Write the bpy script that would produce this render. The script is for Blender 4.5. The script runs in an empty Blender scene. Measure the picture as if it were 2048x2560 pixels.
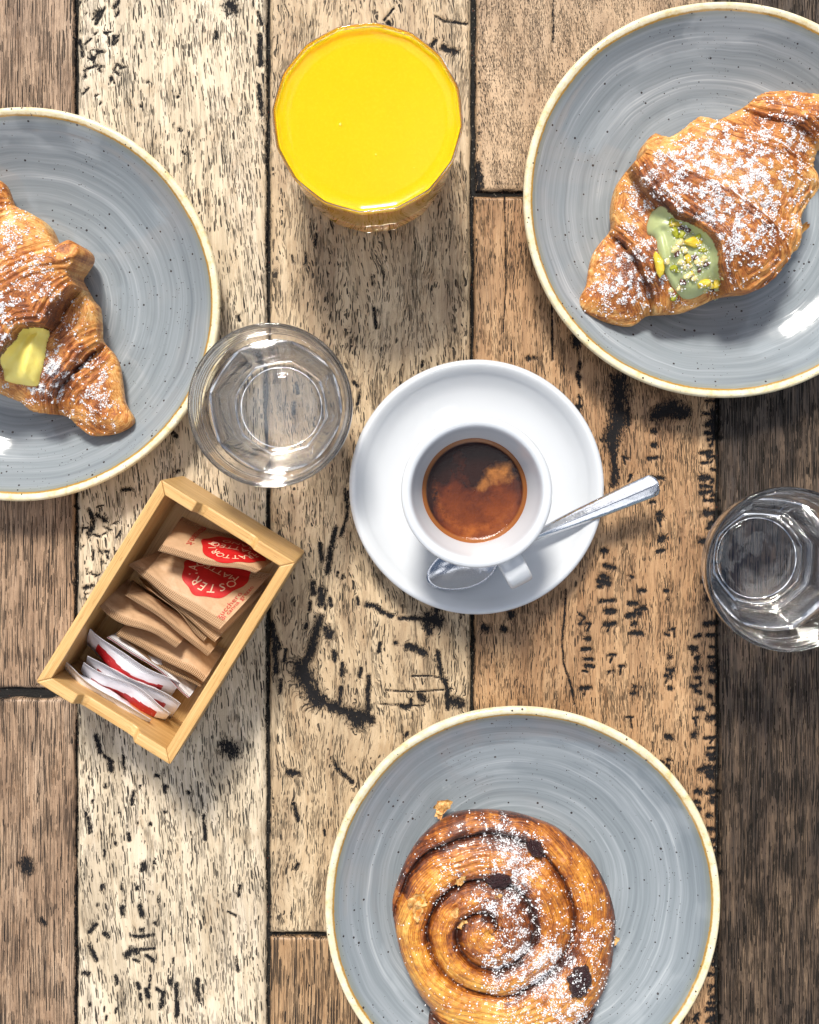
import bpy, bmesh, math, random
import numpy as np
from mathutils import Vector, Matrix

random.seed(7)
RNG = np.random.default_rng(11)
R = math.radians
S = bpy.context.scene
COL = S.collection

# ------------------------------------------------------------------ camera, world, sun
PX = 0.0002            # metres on the table per photograph pixel
NX, NY = 1010.0, 1080.0
CAMH = 0.62
cam_d = bpy.data.cameras.new("camera")
cam = bpy.data.objects.new("camera", cam_d)
COL.objects.link(cam)
cam.location = (0, 0, CAMH)
cam_d.sensor_fit = 'VERTICAL'
cam_d.sensor_height = 24
cam_d.lens = 24 * CAMH / (2560 * PX)
cam_d.shift_x = (1024 - NX) / 2560
cam_d.shift_y = -(1280 - NY) / 2560
cam_d.clip_start = 0.01
cam_d.clip_end = 200
S.camera = cam

SUN_EL, SUN_AZ = R(50), R(-9)      # azimuth from +Y towards -X (top of the picture, a little left)
w = bpy.data.worlds.new("World"); S.world = w; w.use_nodes = True
nt = w.node_tree; nt.nodes.clear()
wo = nt.nodes.new('ShaderNodeOutputWorld'); bg = nt.nodes.new('ShaderNodeBackground')
sky = nt.nodes.new('ShaderNodeTexSky'); sky.sky_type = 'NISHITA'; sky.sun_disc = False
sky.sun_elevation = SUN_EL; sky.sun_rotation = SUN_AZ; sky.air_density = 1.0; sky.dust_density = 1.5
tc = nt.nodes.new('ShaderNodeTexCoord')
cn = nt.nodes.new('ShaderNodeTexNoise'); cn.noise_dimensions = '4D'; cn.inputs['W'].default_value = 18.5; cn.inputs['Scale'].default_value = 1.7; cn.inputs['Detail'].default_value = 9; cn.inputs['Roughness'].default_value = .62
cr = nt.nodes.new('ShaderNodeValToRGB'); cr.color_ramp.elements[0].position = .53; cr.color_ramp.elements[1].position = .56
mx = nt.nodes.new('ShaderNodeMix'); mx.data_type = 'RGBA'
mx.inputs['B'].default_value = (25.0, 25.5, 26.5, 1)
sx = nt.nodes.new('ShaderNodeSeparateXYZ'); nt.links.new(tc.outputs['Generated'], sx.inputs[0])
hr = nt.nodes.new('ShaderNodeMapRange'); hr.inputs[1].default_value = .01; hr.inputs[2].default_value = -.03; nt.links.new(sx.outputs[2], hr.inputs[0])
gm = nt.nodes.new('ShaderNodeMix'); gm.data_type = 'RGBA'; gm.inputs['B'].default_value = (9.0, 8.7, 8.2, 1)
nt.links.new(hr.outputs[0], gm.inputs['Factor'])
nt.links.new(tc.outputs['Generated'], cn.inputs['Vector']); nt.links.new(cn.outputs['Fac'], cr.inputs['Fac'])
nt.links.new(cr.outputs['Color'], mx.inputs['Factor']); nt.links.new(sky.outputs['Color'], mx.inputs['A'])
nt.links.new(mx.outputs['Result'], gm.inputs['A']); nt.links.new(gm.outputs['Result'], bg.inputs['Color']); nt.links.new(bg.outputs['Background'], wo.inputs['Surface'])
bg.inputs['Strength'].default_value = 0.061
sl = bpy.data.lights.new("sun", 'SUN'); sl.energy = 3.8; sl.angle = R(11); sl.color = (1, .95, .87)
so = bpy.data.objects.new("sun", sl); COL.objects.link(so)
sd = Vector((math.sin(SUN_AZ) * math.cos(SUN_EL), math.cos(SUN_AZ) * math.cos(SUN_EL), math.sin(SUN_EL)))
so.rotation_euler = sd.to_track_quat('Z', 'Y').to_euler(); so.location = sd * 3
S.view_settings.view_transform = 'Standard'; S.view_settings.look = 'None'
S.view_settings.exposure = 0.35; S.view_settings.gamma = 1
S.cycles.use_denoising = True
S.cycles.max_bounces = 16; S.cycles.transmission_bounces = 14; S.cycles.glossy_bounces = 6
S.cycles.transparent_max_bounces = 12
S.cycles.caustics_refractive = True; S.cycles.caustics_reflective = True
S.cycles.sample_clamp_indirect = 0; S.cycles.blur_glossy = 0.3

# ------------------------------------------------------------------ helpers
def at(px, py, h=0.0):
    k = PX * (1 - h / CAMH)
    return Vector(((px - NX) * k, -(py - NY) * k, h))

def tag(o, label=None, cat=None, group=None, kind=None):
    if label: o['label'] = label
    if cat: o['category'] = cat
    if group: o['group'] = group
    if kind: o['kind'] = kind
    return o

def thing(name, label, cat, loc=(0, 0, 0), group=None):
    o = bpy.data.objects.new(name, None); COL.objects.link(o)
    o.empty_display_size = .02; o.location = loc
    return tag(o, label, cat, group)

def link(name, me, mat, parent=None, loc=None, smooth=True):
    o = bpy.data.objects.new(name, me); COL.objects.link(o)
    if mat and not me.materials: me.materials.append(mat)
    if parent: o.parent = parent
    if loc is not None: o.location = loc
    if smooth: me.polygons.foreach_set('use_smooth', np.ones(len(me.polygons), dtype=bool))
    return o

def mesh_np(name, V, F, attrs=None):
    """V (n,3), F (m,k) same-size faces"""
    me = bpy.data.meshes.new(name)
    V = np.asarray(V, dtype=np.float32); F = np.asarray(F, dtype=np.int32)
    me.vertices.add(len(V)); me.vertices.foreach_set('co', V.ravel())
    k = F.shape[1]
    me.loops.add(F.size); me.loops.foreach_set('vertex_index', F.ravel())
    me.polygons.add(len(F)); me.polygons.foreach_set('loop_start', np.arange(0, F.size, k, dtype=np.int32))
    me.update(calc_edges=True)
    for n, a in (attrs or {}).items():
        at_ = me.attributes.new(n, 'FLOAT', 'POINT'); at_.data.foreach_set('value', np.asarray(a, dtype=np.float32).ravel())
    me.validate()
    return me

def mesh_py(name, V, F):
    me = bpy.data.meshes.new(name); me.from_pydata([tuple(v) for v in V], [], F); me.update(); return me

def grid_faces(nu, nv, wrap=False):
    i = np.arange(nu - 1)[:, None]; j = np.arange(nv if wrap else nv - 1)[None, :]
    j2 = (j + 1) % nv
    return np.stack([i * nv + j, (i + 1) * nv + j, (i + 1) * nv + j2, i * nv + j2], -1).reshape(-1, 4)

TAB = RNG.random((256, 256))
def vnoise(x, y, seed=0):
    x = x + seed * 17.31; y = y + seed * 9.73
    xi = np.floor(x).astype(int); yi = np.floor(y).astype(int)
    fx = x - xi; fy = y - yi; fx = fx * fx * (3 - 2 * fx); fy = fy * fy * (3 - 2 * fy)
    a = TAB[xi & 255, yi & 255]; b = TAB[(xi + 1) & 255, yi & 255]
    c = TAB[xi & 255, (yi + 1) & 255]; d = TAB[(xi + 1) & 255, (yi + 1) & 255]
    return (a * (1 - fx) + b * fx) * (1 - fy) + (c * (1 - fx) + d * fx) * fy
def fbm(x, y, oct=4, seed=0):
    s = 0; a = .5; t = 0
    for k in range(oct):
        s = s + a * vnoise(x * 2 ** k, y * 2 ** k, seed + k); t += a; a *= .5
    return s / t

def smooth_poly(P, n=5, closed=True):
    P = np.asarray(P, float); m = len(P); out = []
    for i in range(m if closed else m - 1):
        if closed: p0, p1, p2, p3 = P[i - 1], P[i], P[(i + 1) % m], P[(i + 2) % m]
        else: p0, p1, p2, p3 = P[max(i - 1, 0)], P[i], P[i + 1], P[min(i + 2, m - 1)]
        for k in range(n):
            t = k / n
            out.append(.5 * ((2 * p1) + (-p0 + p2) * t + (2 * p0 - 5 * p1 + 4 * p2 - p3) * t * t + (-p0 + 3 * p1 - 3 * p2 + p3) * t ** 3))
    if not closed: out.append(P[-1])
    return np.array(out)

def seg_dist(X, Y, P, closed=True):
    best = np.full(X.shape, 1e9); m = len(P)
    for i in range(m if closed else m - 1):
        a = P[i]; b = P[(i + 1) % m]; dx, dy = b - a
        L = dx * dx + dy * dy + 1e-18
        t = np.clip(((X - a[0]) * dx + (Y - a[1]) * dy) / L, 0, 1)
        best = np.minimum(best, (X - a[0] - t * dx) ** 2 + (Y - a[1] - t * dy) ** 2)
    return np.sqrt(best)

def inside(X, Y, P):
    c = np.zeros(X.shape, bool); m = len(P)
    for i in range(m):
        x1, y1 = P[i]; x2, y2 = P[(i + 1) % m]
        if y1 == y2: continue
        c ^= ((y1 > Y) != (y2 > Y)) & (X < (x2 - x1) * (Y - y1) / (y2 - y1) + x1)
    return c

def sdist(X, Y, P):
    d = seg_dist(X, Y, P); return np.where(inside(X, Y, P), d, -d)

def lathe(name, prof, seg=96, rfun=None, attr=False, close=False):
    """prof: list of (r, z); rfun(theta, k) -> factor array"""
    th = np.linspace(0, 2 * np.pi, seg, endpoint=False); V = []; A = []
    for k, (r, z) in enumerate(prof):
        f = rfun(th, k) if rfun is not None else 1.0
        rr = r * f * np.ones(seg)
        V.append(np.stack([rr * np.cos(th), rr * np.sin(th), np.full(seg, z)], -1)); A.append(np.full(seg, k / (len(prof) - 1)))
    V = np.concatenate(V); n = len(prof)
    i = np.arange(n - 1 if not close else n)[:, None]; j = np.arange(seg)[None, :]
    i2 = (i + 1) % n; j2 = (j + 1) % seg
    F = np.stack([i * seg + j, i * seg + j2, i2 * seg + j2, i2 * seg + j], -1).reshape(-1, 4)
    return V, F, np.concatenate(A)

def spline(pts, n=8):
    return [tuple(p) for p in smooth_poly(pts, n, closed=False)]

# ------------------------------------------------------------------ node helper
class M:
    def __init__(s, name):
        s.m = bpy.data.materials.new(name); s.m.use_nodes = True; s.t = s.m.node_tree; s.t.nodes.clear()
        s.out = s.t.nodes.new('ShaderNodeOutputMaterial')
        s.b = s.t.nodes.new('ShaderNodeBsdfPrincipled'); s.t.links.new(s.b.outputs[0], s.out.inputs[0])
    def set(s, sock, v):
        i = s.b.inputs[sock]; s._in(i, v)
    def _in(s, i, v):
        if isinstance(v, bpy.types.NodeSocket): s.t.links.new(v, i)
        elif v is not None:
            if hasattr(i.default_value, '__len__') and not hasattr(v, '__len__'): v = (v,) * len(i.default_value)
            if hasattr(i.default_value, '__len__') and len(i.default_value) == 4 and len(v) == 3: v = (*v, 1)
            i.default_value = v
    def node(s, t, **kw):
        n = s.t.nodes.new('ShaderNode' + t)
        for k, v in kw.items(): setattr(n, k, v)
        return n
    def pos(s, mm=True):
        n = s.node('TexCoord').outputs['Object']
        return s.vmath('MULTIPLY', n, (1000, 1000, 1000)) if mm else n
    def vmath(s, op, a, b=None):
        n = s.node('VectorMath', operation=op); s._in(n.inputs[0], a)
        if b is not None:
            if op == 'SCALE': s._in(n.inputs['Scale'], b)
            else: s._in(n.inputs[1], b)
        return n.outputs['Value'] if op in ('LENGTH', 'DISTANCE', 'DOT_PRODUCT') else n.outputs[0]
    def math(s, op, a, b=None, c=None, clamp=False):
        n = s.node('Math', operation=op, use_clamp=clamp); s._in(n.inputs[0], a)
        if b is not None: s._in(n.inputs[1], b)
        if c is not None: s._in(n.inputs[2], c)
        return n.outputs[0]
    def noise(s, v, scale=1.0, detail=3, rough=.55, dist=0, col=False):
        n = s.node('TexNoise'); s._in(n.inputs['Vector'], v); s._in(n.inputs['Scale'], scale)
        n.inputs['Detail'].default_value = detail; n.inputs['Roughness'].default_value = rough; n.inputs['Distortion'].default_value = dist
        return n.outputs['Color'] if col else n.outputs['Fac']
    def vor(s, v, scale=1.0, rnd=1.0, feature='F1', out='Distance'):
        n = s.node('TexVoronoi', feature=feature); s._in(n.inputs['Vector'], v); s._in(n.inputs['Scale'], scale); n.inputs['Randomness'].default_value = rnd
        return n if out is None else n.outputs[out]
    def ramp(s, f, stops, interp='LINEAR'):
        n = s.node('ValToRGB'); cr = n.color_ramp; cr.interpolation = interp
        while len(cr.elements) < len(stops): cr.elements.new(.5)
        for e, (p, c) in zip(cr.elements, stops):
            e.position = p; e.color = (*c, 1) if hasattr(c, '__len__') else (c, c, c, 1)
        s._in(n.inputs[0], f); return n.outputs[0]
    def step(s, f, a, b):
        n = s.node('MapRange', interpolation_type='SMOOTHSTEP'); s._in(n.inputs[0], f)
        n.inputs[1].default_value = a; n.inputs[2].default_value = b; return n.outputs[0]
    def mix(s, f, a, b, mode='MIX'):
        n = s.node('Mix', data_type='RGBA', blend_type=mode); s._in(n.inputs['Factor'], f); s._in(n.inputs['A'], a); s._in(n.inputs['B'], b)
        return n.outputs['Result']
    def attr(s, name, out='Fac'):
        return s.node('Attribute', attribute_name=name).outputs[out]
    def sep(s, v):
        n = s.node('SeparateXYZ'); s._in(n.inputs[0], v); return n.outputs
    def comb(s, x, y, z=0.0):
        n = s.node('CombineXYZ'); s._in(n.inputs[0], x); s._in(n.inputs[1], y); s._in(n.inputs[2], z); return n.outputs[0]
    def bump(s, h, dist, strength=1.0, nrm=None):
        n = s.node('Bump'); n.inputs['Strength'].default_value = strength; n.inputs['Distance'].default_value = dist
        s._in(n.inputs['Height'], h)
        if nrm: s._in(n.inputs['Normal'], nrm)
        s.set('Normal', n.outputs[0]); return n.outputs[0]

def srgb(r, g, b):
    f = lambda c: (c / 255 / 12.92) if c / 255 <= .04045 else ((c / 255 + .055) / 1.055) ** 2.4
    return (f(r), f(g), f(b))
def sc(c, k): return tuple(x * k for x in c)

# ------------------------------------------------------------------ wood
def wood_mat(name, light, mid, dark, dens=.55, dashw=.3, dashl=4.2, cell=(1.7, 8.5), streak=.5, slant=0.0, dark_line=(.009, .0085, .009),
             pits=.0, fineness=1.0, seed=0.0, warp=3.0, pore=.5, rough=.42, hair=.55):
    m = M(name); P = m.pos(); P = m.vmath('ADD', P, (seed * 37.1, seed * 91.7, 0))
    wv = m.noise(m.vmath('MULTIPLY', P, (.03, .009, 1)), 1.0, 2, .5, col=True)
    wo_ = m.vmath('MULTIPLY', m.vmath('SUBTRACT', wv, (.5, .5, .5)), (warp * 4, 0, 0))
    wv2 = m.noise(m.vmath('MULTIPLY', P, (.25, .09, 1)), 1.0, 2, .5, col=True)
    wo2 = m.vmath('MULTIPLY', m.vmath('SUBTRACT', wv2, (.5, .5, .5)), (warp * .45, warp * .3, 0))
    Q = m.vmath('ADD', m.vmath('ADD', P, wo_), wo2)
    x, y, _ = m.sep(Q); x = m.math('MULTIPLY_ADD', y, slant, x)
    Q = m.comb(x, y, 0)
    # base tone
    big = m.noise(m.vmath('MULTIPLY', Q, (.045, .012, 1)), 1, 4, .6)
    med = m.noise(m.vmath('MULTIPLY', Q, (.55, .022, 1)), 1, 4, .65)
    fine = m.noise(m.vmath('MULTIPLY', Q, (5.5 * fineness, .16, 1)), 1, 3, .6)
    t = m.math('ADD', m.math('MULTIPLY', big, .5), m.math('MULTIPLY', med, .5))
    col = m.ramp(t, [(.36, dark), (.5, mid), (.62, light)])
    tv = m.noise(m.vmath('MULTIPLY', Q, (.06, .016, 1)), 1, 3, .6)
    col = m.mix(m.math('MULTIPLY', m.step(tv, .46, .62), .55), col, m.mix(1.0, col, (.72, .70, .70), 'MULTIPLY'))
    bl = m.noise(m.vmath('MULTIPLY', P, (.11, .06, 1)), 1, 5, .7)
    col = m.mix(m.math('MULTIPLY', m.step(bl, .50, .70), .45), col, (mid[0] * .66, mid[1] * .56, mid[2] * .46))
    fm = m.ramp(fine, [(.34, 1 - .62 * streak), (.52, 1.0), (.8, 1.08)])
    col = m.mix(1.0, col, fm, 'MULTIPLY')
    # long thin dark streaks
    st = m.noise(m.vmath('MULTIPLY', Q, (2.1 * fineness, .018, 1)), 1, 3, .7)
    st2 = m.noise(m.vmath('MULTIPLY', Q, (6.5 * fineness, .03, 1)), 1, 2, .6); stm = m.math('MULTIPLY', m.math('MAXIMUM', m.step(st, .565, .64), m.math('MULTIPLY', m.step(st2, .58, .66), .75)), streak)
    col = m.mix(m.math('MULTIPLY', stm, .8, clamp=True), col, sc(dark_line, 2.5))
    # vessel dashes, two sizes
    mask = None
    for k, (sx, dn) in enumerate(((1.0, dens), (.62, dens * .85))):
        cx, cy = cell[0] * sx, cell[1] * sx
        V = m.comb(m.math('MULTIPLY', x, 1 / cx), m.math('MULTIPLY', y, 1 / cy), 3.7 * k)
        vn = m.vor(V, 1.0, 1.0, out=None); vn.voronoi_dimensions = '2D'
        dl = m.vmath('SUBTRACT', V, vn.outputs['Position']); dx, dy, _z = m.sep(dl)
        r1, r2, r3 = m.sep(vn.outputs['Color'])
        ww = m.math('MULTIPLY_ADD', r1, dashw * sx * .9 / cx, dashw * sx * .35 / cx)
        ll = m.math('MULTIPLY_ADD', r2, dashl * sx * .95 / cy, dashl * sx * .25 / cy)
        wob = m.math('MULTIPLY', m.math('SUBTRACT', m.noise(m.vmath('MULTIPLY', P, (1.2, .9, 1)), 1, 2), .5), .2 * sx / cx)
        ex = m.math('DIVIDE', m.math('ADD', dx, wob), ww); ey = m.math('DIVIDE', dy, ll)
        q = m.math('ADD', m.math('POWER', m.math('ABSOLUTE', ex), 2.0), m.math('POWER', m.math('ABSOLUTE', ey), 3.0))
        dm = m.math('SUBTRACT', 1.0, m.step(q, .75, 1.15))
        dd = m.noise(m.vmath('MULTIPLY', P, (.13, .05, 1)), 1, 3, .6)
        pres = m.math('GREATER_THAN', m.math('MULTIPLY_ADD', m.math('SUBTRACT', dd, .5), 3.2, dn), r3)
        dm = m.math('MULTIPLY', m.math('MULTIPLY', dm, pres), m.math('MULTIPLY_ADD', r1, .25, .75))
        mask = dm if mask is None else m.math('MAXIMUM', mask, dm)
    # long hairline cracks that follow the grain and break off
    for k, (fx, fy, th_) in enumerate(((.34, .012, .012), (.62, .02, .010))):
        hn = m.noise(m.vmath('ADD', m.vmath('MULTIPLY', Q, (fx, fy, 1)), (9.1 * k, 3.3, 0)), 1.0, 5, .62)
        hl = m.math('SUBTRACT', 1.0, m.step(m.math('ABSOLUTE', m.math('SUBTRACT', hn, .5)), th_ * .5, th_ * 1.3))
        hp = m.step(m.noise(m.vmath('MULTIPLY', P, (.16, .045, 1)), 1, 3, .6), .50, .58)
        mask = m.math('MAXIMUM', mask, m.math('MULTIPLY', m.math('MULTIPLY', hl, hp), hair))
    # tiny pores
    pv = m.vor(m.comb(m.math('MULTIPLY', x, 2.6), m.math('MULTIPLY', y, .9), 0), 1.0, out=None)
    pm = m.math('MULTIPLY', m.math('SUBTRACT', 1.0, m.step(pv.outputs['Distance'], .14, .26)), m.math('GREATER_THAN', pore, m.sep(pv.outputs['Color'])[0]))
    col = m.mix(m.math('MULTIPLY', pm, .55), col, sc(dark, .3))
    # worm holes and gouges drawn into the plank's own relief
    mk = m.attr('mark')
    rag = m.noise(m.vmath('MULTIPLY', P, (2.6, .30, 1)), 1, 4, .65); rag2 = m.noise(m.vmath('MULTIPLY', P, (.5, .5, 1)), 1, 4, .7)
    rag3 = m.noise(m.vmath('MULTIPLY', P, (4.5, .9, 1)), 1, 3, .7)
    mm = m.math('ADD', mk, m.math('ADD', m.math('MULTIPLY', m.math('SUBTRACT', rag, .5), 1.7), m.math('ADD', m.math('MULTIPLY', m.math('SUBTRACT', rag2, .5), 1.3), m.math('MULTIPLY', m.math('SUBTRACT', rag3, .5), 1.1))))
    mm = m.math('MULTIPLY', m.step(mm, .50, .60), m.step(mk, .02, .2))
    stain = m.math('MULTIPLY', m.step(m.math('ADD', mk, m.math('MULTIPLY', m.math('SUBTRACT', rag2, .5), .5)), .05, .6), .55)
    col = m.mix(stain, col, sc(dark, .55))
    tot = m.math('MAXIMUM', m.math('MULTIPLY', mask, .96), mm)
    dcol = m.mix(m.noise(P, .8, 3), dark_line, sc(dark_line, 2.2))
    col = m.mix(tot, col, dcol)
    m.set('Base Color', col)
    rr = m.math('MULTIPLY_ADD', m.noise(P, .35, 4, .7), .28, rough - .14)
    m.set('Roughness', m.math('MULTIPLY_ADD', tot, .22, rr)); m.set('Specular IOR Level', m.math('MULTIPLY_ADD', tot, -.33, .4))
    h = m.math('ADD', m.math('MULTIPLY', tot, -1.0), m.math('MULTIPLY', fine, .22))
    h = m.math('ADD', h, m.math('MULTIPLY', m.noise(P, 1.8, 4, .7), .14))
    m.bump(h, .00035, .8)
    return m.m

W_CREAM = wood_mat('cream_plank', srgb(224, 208, 184), srgb(206, 189, 162), srgb(174, 156, 130), dens=.50, dashw=.30, dashl=4.2, cell=(1.45, 6.6), streak=.10, slant=.08, seed=1, pore=.12, hair=.5)
W_CREAM2 = wood_mat('worn_plank', srgb(208, 186, 154), srgb(191, 167, 134), srgb(158, 132, 102), dens=.44, dashw=.26, dashl=3.8, cell=(1.3, 6.0), streak=.25, slant=.03, seed=2.3, warp=7, pore=.3, hair=.6)
W_PINK = wood_mat('brown_plank', srgb(188, 160, 133), srgb(167, 138, 111), srgb(130, 104, 82), dens=.62, dashw=.20, dashl=17, cell=(.85, 21), streak=.55, seed=3.1, warp=1.0, pore=.95, fineness=.85, hair=.3)
W_HATCH = wood_mat('fine_grain_plank', srgb(194, 166, 134), srgb(178, 150, 119), srgb(154, 126, 97), dens=.62, dashw=.13, dashl=1.5, cell=(.62, 2.2), streak=.15, seed=4.2, slant=.10, pore=.3, hair=.4)
W_TAN = wood_mat('tan_plank', srgb(196, 160, 120), srgb(178, 140, 101), srgb(148, 110, 76), dens=.50, dashw=.19, dashl=4.0, cell=(1.0, 5.4), streak=.45, seed=5.7, warp=3, pore=.35, hair=.55)
W_STRIPE = wood_mat('striped_plank', srgb(190, 156, 118), srgb(168, 134, 98), srgb(138, 108, 78), dens=.78, dashw=.30, dashl=20, cell=(1.3, 26), streak=.6, seed=6.4, warp=1.0, pore=.3)
W_DARK = wood_mat('dark_plank', srgb(126, 104, 82), srgb(86, 70, 56), srgb(50, 41, 34), dens=.62, dashw=.24, dashl=15, cell=(.75, 18), streak=1.0, seed=7.9, warp=.8, pore=.6, fineness=1.25, dark_line=(.006, .0055, .005))

# marks: (x, y) polylines in photograph pixels with a width in pixels, raised gouges burnt dark
def L(*p, w=8): return (np.array(p, float), w)
MARKS = [
    L((470, 5), (492, 8), w=0), L((575, 12), (582, 22), w=34), L((568, 1868), (580, 1876), w=40), L((66, 2162), (70, 2170), w=34),
    L((102, 2300), (112, 2310), w=12), L((370, 204), (371, 205), w=8), L((445, 241), (446, 242), w=8), L((353, 265), (354, 266), w=8), L((448, 322), (452, 326), w=9),
    # the big hooked crack of the worn plank
    L((800, 1545), (792, 1580), (780, 1620), (764, 1660), (760, 1690), w=22), L((752, 1672), (764, 1700), (776, 1726), (792, 1750), w=46),
    L((790, 1745), (820, 1762), (850, 1775), (880, 1782), (905, 1790), (925, 1800), w=26), L((880, 1790), (895, 1806), w=38), L((922, 1690), (920, 1740), (922, 1800), w=12),
    L((818, 1575), (824, 1590), w=24), L((852, 1720), (850, 1760), w=12), L((856, 1660), (855, 1690), w=10), L((835, 1630), (838, 1650), w=12), L((902, 1672), (900, 1690), w=10),
    L((918, 1512), (940, 1516), (955, 1530), (978, 1540), w=13), L((1000, 1545), (1040, 1546), (1075, 1546), w=11), L((1070, 1548), (1090, 1552), w=40), L((1090, 1530), (1096, 1520), w=22), L((1070, 1560), (1074, 1580), w=20),
    L((990, 1607), (992, 1609), w=11), L((1018, 1616), (1040, 1622), (1060, 1634), w=18), L((1095, 1630), (1102, 1680), (1118, 1720), (1120, 1770), w=12), L((1125, 1750), (1150, 1760), w=26),
    L((1050, 1740), (1060, 1750), w=18), L((1005, 1766), (1016, 1768), w=13), L((965, 1726), (1040, 1730), (1130, 1722), w=4), L((950, 1760), (1060, 1765), w=4), L((1030, 1690), (1080, 1690), (1120, 1700), w=4),
    L((782, 1460), (784, 1480), w=20), L((805, 1475), (804, 1510), w=20), L((824, 1495), (828, 1515), w=10), L((840, 1320), (826, 1380), (818, 1430), w=13), L((776, 1505), (774, 1525), w=9),
    L((870, 1230), (868, 1290), (852, 1340), w=9), L((800, 1360), (804, 1400), w=10), L((766, 1560), (764, 1570), w=10), L((895, 1545), (930, 1550), w=0),
    L((836, 1905), (846, 1925), (864, 1940), w=11), L((872, 1945), (882, 1955), w=12), L((722, 1932), (745, 1935), w=16), L((735, 2010), (745, 2050), w=10),
    L((1090, 40), (1110, 52), (1170, 60), w=6), L((1110, 120), (1140, 130), w=16), L((1090, 100), (1075, 120), w=10), L((985, 20), (960, 50), w=5), L((970, 55), (975, 65), w=9),
    # pale plank top-left scratches
    L((240, 60), (262, 20), w=8), L((225, 130), (240, 165), (210, 175), w=6), L((250, 30), (240, 40), w=14), L((200, 100), (206, 140), w=8), L((296, 5), (285, 18), w=10),
    L((285, 90), (282, 110), w=9), L((650, 90), (652, 160), w=14), L((648, 215), (655, 290), w=12), L((645, 30), (655, 60), w=8), L((456, 378), (462, 385), w=6), L((540, 80), (542, 95), w=9),
    L((222, 1275), (235, 1300), (226, 1335), w=11), L((245, 1290), (262, 1300), w=12), L((262, 1378), (270, 1380), w=10), L((210, 1470), (230, 1465), w=10), L((320, 1370), (322, 1372), w=9),
    L((440, 1180), (447, 1176), w=8), L((305, 1225), (330, 1222), w=9), L((430, 1080), (440, 1090), w=12), L((480, 1020), (485, 1035), w=8), L((595, 790), (598, 800), w=10),
    L((240, 1840), (252, 1880), w=12), L((262, 1890), (280, 1905), w=10), L((275, 1905), (278, 1925), w=14), L((308, 1890), (312, 1925), w=8), L((390, 1938), (396, 1940), w=10), L((334, 1980), (330, 2010), w=10),
    L((222, 2045), (226, 2080), w=10), L((415, 1967), (416, 1968), w=11), L((470, 1980), (472, 1984), w=10), L((376, 2060), (377, 2061), w=9), L((322, 2085), (324, 2100), w=9), L((358, 2160), (360, 2170), w=12),
    L((510, 2040), (514, 2100), w=8), L((306, 2270), (308, 2285), w=13), L((350, 2265), (356, 2290), w=13), L((240, 2310), (225, 2330), w=12), L((262, 2335), (272, 2342), w=12), L((335, 2340), (350, 2342), (385, 2338), w=9),
    L((352, 2325), (358, 2326), w=10), L((388, 2308), (389, 2309), w=12), L((316, 2390), (330, 2375), (340, 2380), w=16), L((340, 2375), (385, 2372), w=8), L((336, 2400), (348, 2404), w=8), L((366, 2390), (384, 2402), w=10),
    L((225, 2365), (234, 2385), (242, 2400), w=11), L((208, 2433), (222, 2434), w=12), L((376, 2440), (374, 2470), w=8), L((366, 2475), (372, 2495), w=12), L((408, 2480), (402, 2520), w=12), L((440, 2460), (444, 2540), w=10),
    L((290, 2440), (292, 2460), w=8), L((392, 2472), (398, 2478), w=10), L((345, 2460), (348, 2470), w=11), L((494, 2450), (496, 2500), w=13), L((590, 2400), (596, 2430), w=7), L((570, 2280), (590, 2290), w=6),
    L((600, 2215), (596, 2240), w=8), L((680, 1560), (688, 1620), (690, 1680), w=16), L((715, 1625), (712, 1650), w=9), L((704, 1700), (700, 1730), w=9), L((690, 1590), (700, 1620), w=10),
    L((780, 900), (782, 940), w=12), L((760, 880), (790, 900), w=5), L((745, 960), (750, 985), w=8), L((885, 955), (893, 965), w=10), L((900, 980), (895, 1010), w=7), L((935, 770), (940, 820), w=7), L((930, 690), (932, 712), w=5),
    L((730, 640), (733, 655), w=6),
    # tan plank: cracks and blotches
    L((1383, 470), (1381, 560), (1384, 640), (1380, 760), (1382, 900), w=5), L((1381, 0), (1384, 60), (1380, 130), w=4), L((1415, 1475), (1412, 1540), (1405, 1600), (1410, 1660), (1430, 1720), (1436, 1760), w=5),
    L((1262, 490), (1266, 700), (1258, 830), w=3), L((1445, 860), (1448, 900), (1446, 960), w=3), L((1420, 1000), (1424, 1080), w=4),
    L((1548, 950), (1552, 1000), (1545, 1060), (1530, 1100), w=46), L((1532, 1110), (1538, 1180), (1536, 1205), w=22), L((1570, 1020), (1572, 1060), w=12), L((1640, 1038), (1680, 1015), (1712, 1030), w=36), L((1655, 1024), (1700, 1040), w=26),
    L((1440, 845), (1442, 860), w=24), L((1446, 940), (1448, 944), w=14), L((1450, 910), (1450, 918), w=12), L((1275, 1535), (1278, 1540), w=20), L((1212, 1570), (1216, 1572), w=22), L((1258, 1572), (1262, 1574), w=18),
    L((1450, 1535), (1462, 1545), (1450, 1560), w=7), L((1320, 895), (1322, 898), w=12), L((1335, 893), (1340, 896), w=8), L((1196, 415), (1198, 470), w=20), L((1505, 1440), (1520, 1445), w=18), L((1785, 1030), (1788, 1090), w=22),
]
_pr = random.Random(5)
def column(x, y0, y1, step, wx, wy, drift=6, prob=.85):
    y = y0
    while y < y1:
        if _pr.random() < prob:
            xx = x + _pr.gauss(0, drift * 1.1); ww = wx * _pr.uniform(.1, 1.15)
            MARKS.append(L((xx - ww / 2, y + _pr.uniform(-3, 3)), (xx + ww / 2, y + _pr.uniform(-3, 3)), w=wy * _pr.uniform(.55, 1.5)))
            if _pr.random() < .3: MARKS.append(L((xx + _pr.uniform(-8, 8), y), (xx + _pr.uniform(-8, 8), y + step * .6), w=5))
        y += step * _pr.uniform(.35, 1.7)
column(1782, 1000, 2600, 22, 30, 12, 4, .95)
column(1741, 1590, 2600, 30, 12, 13, 5)
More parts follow.
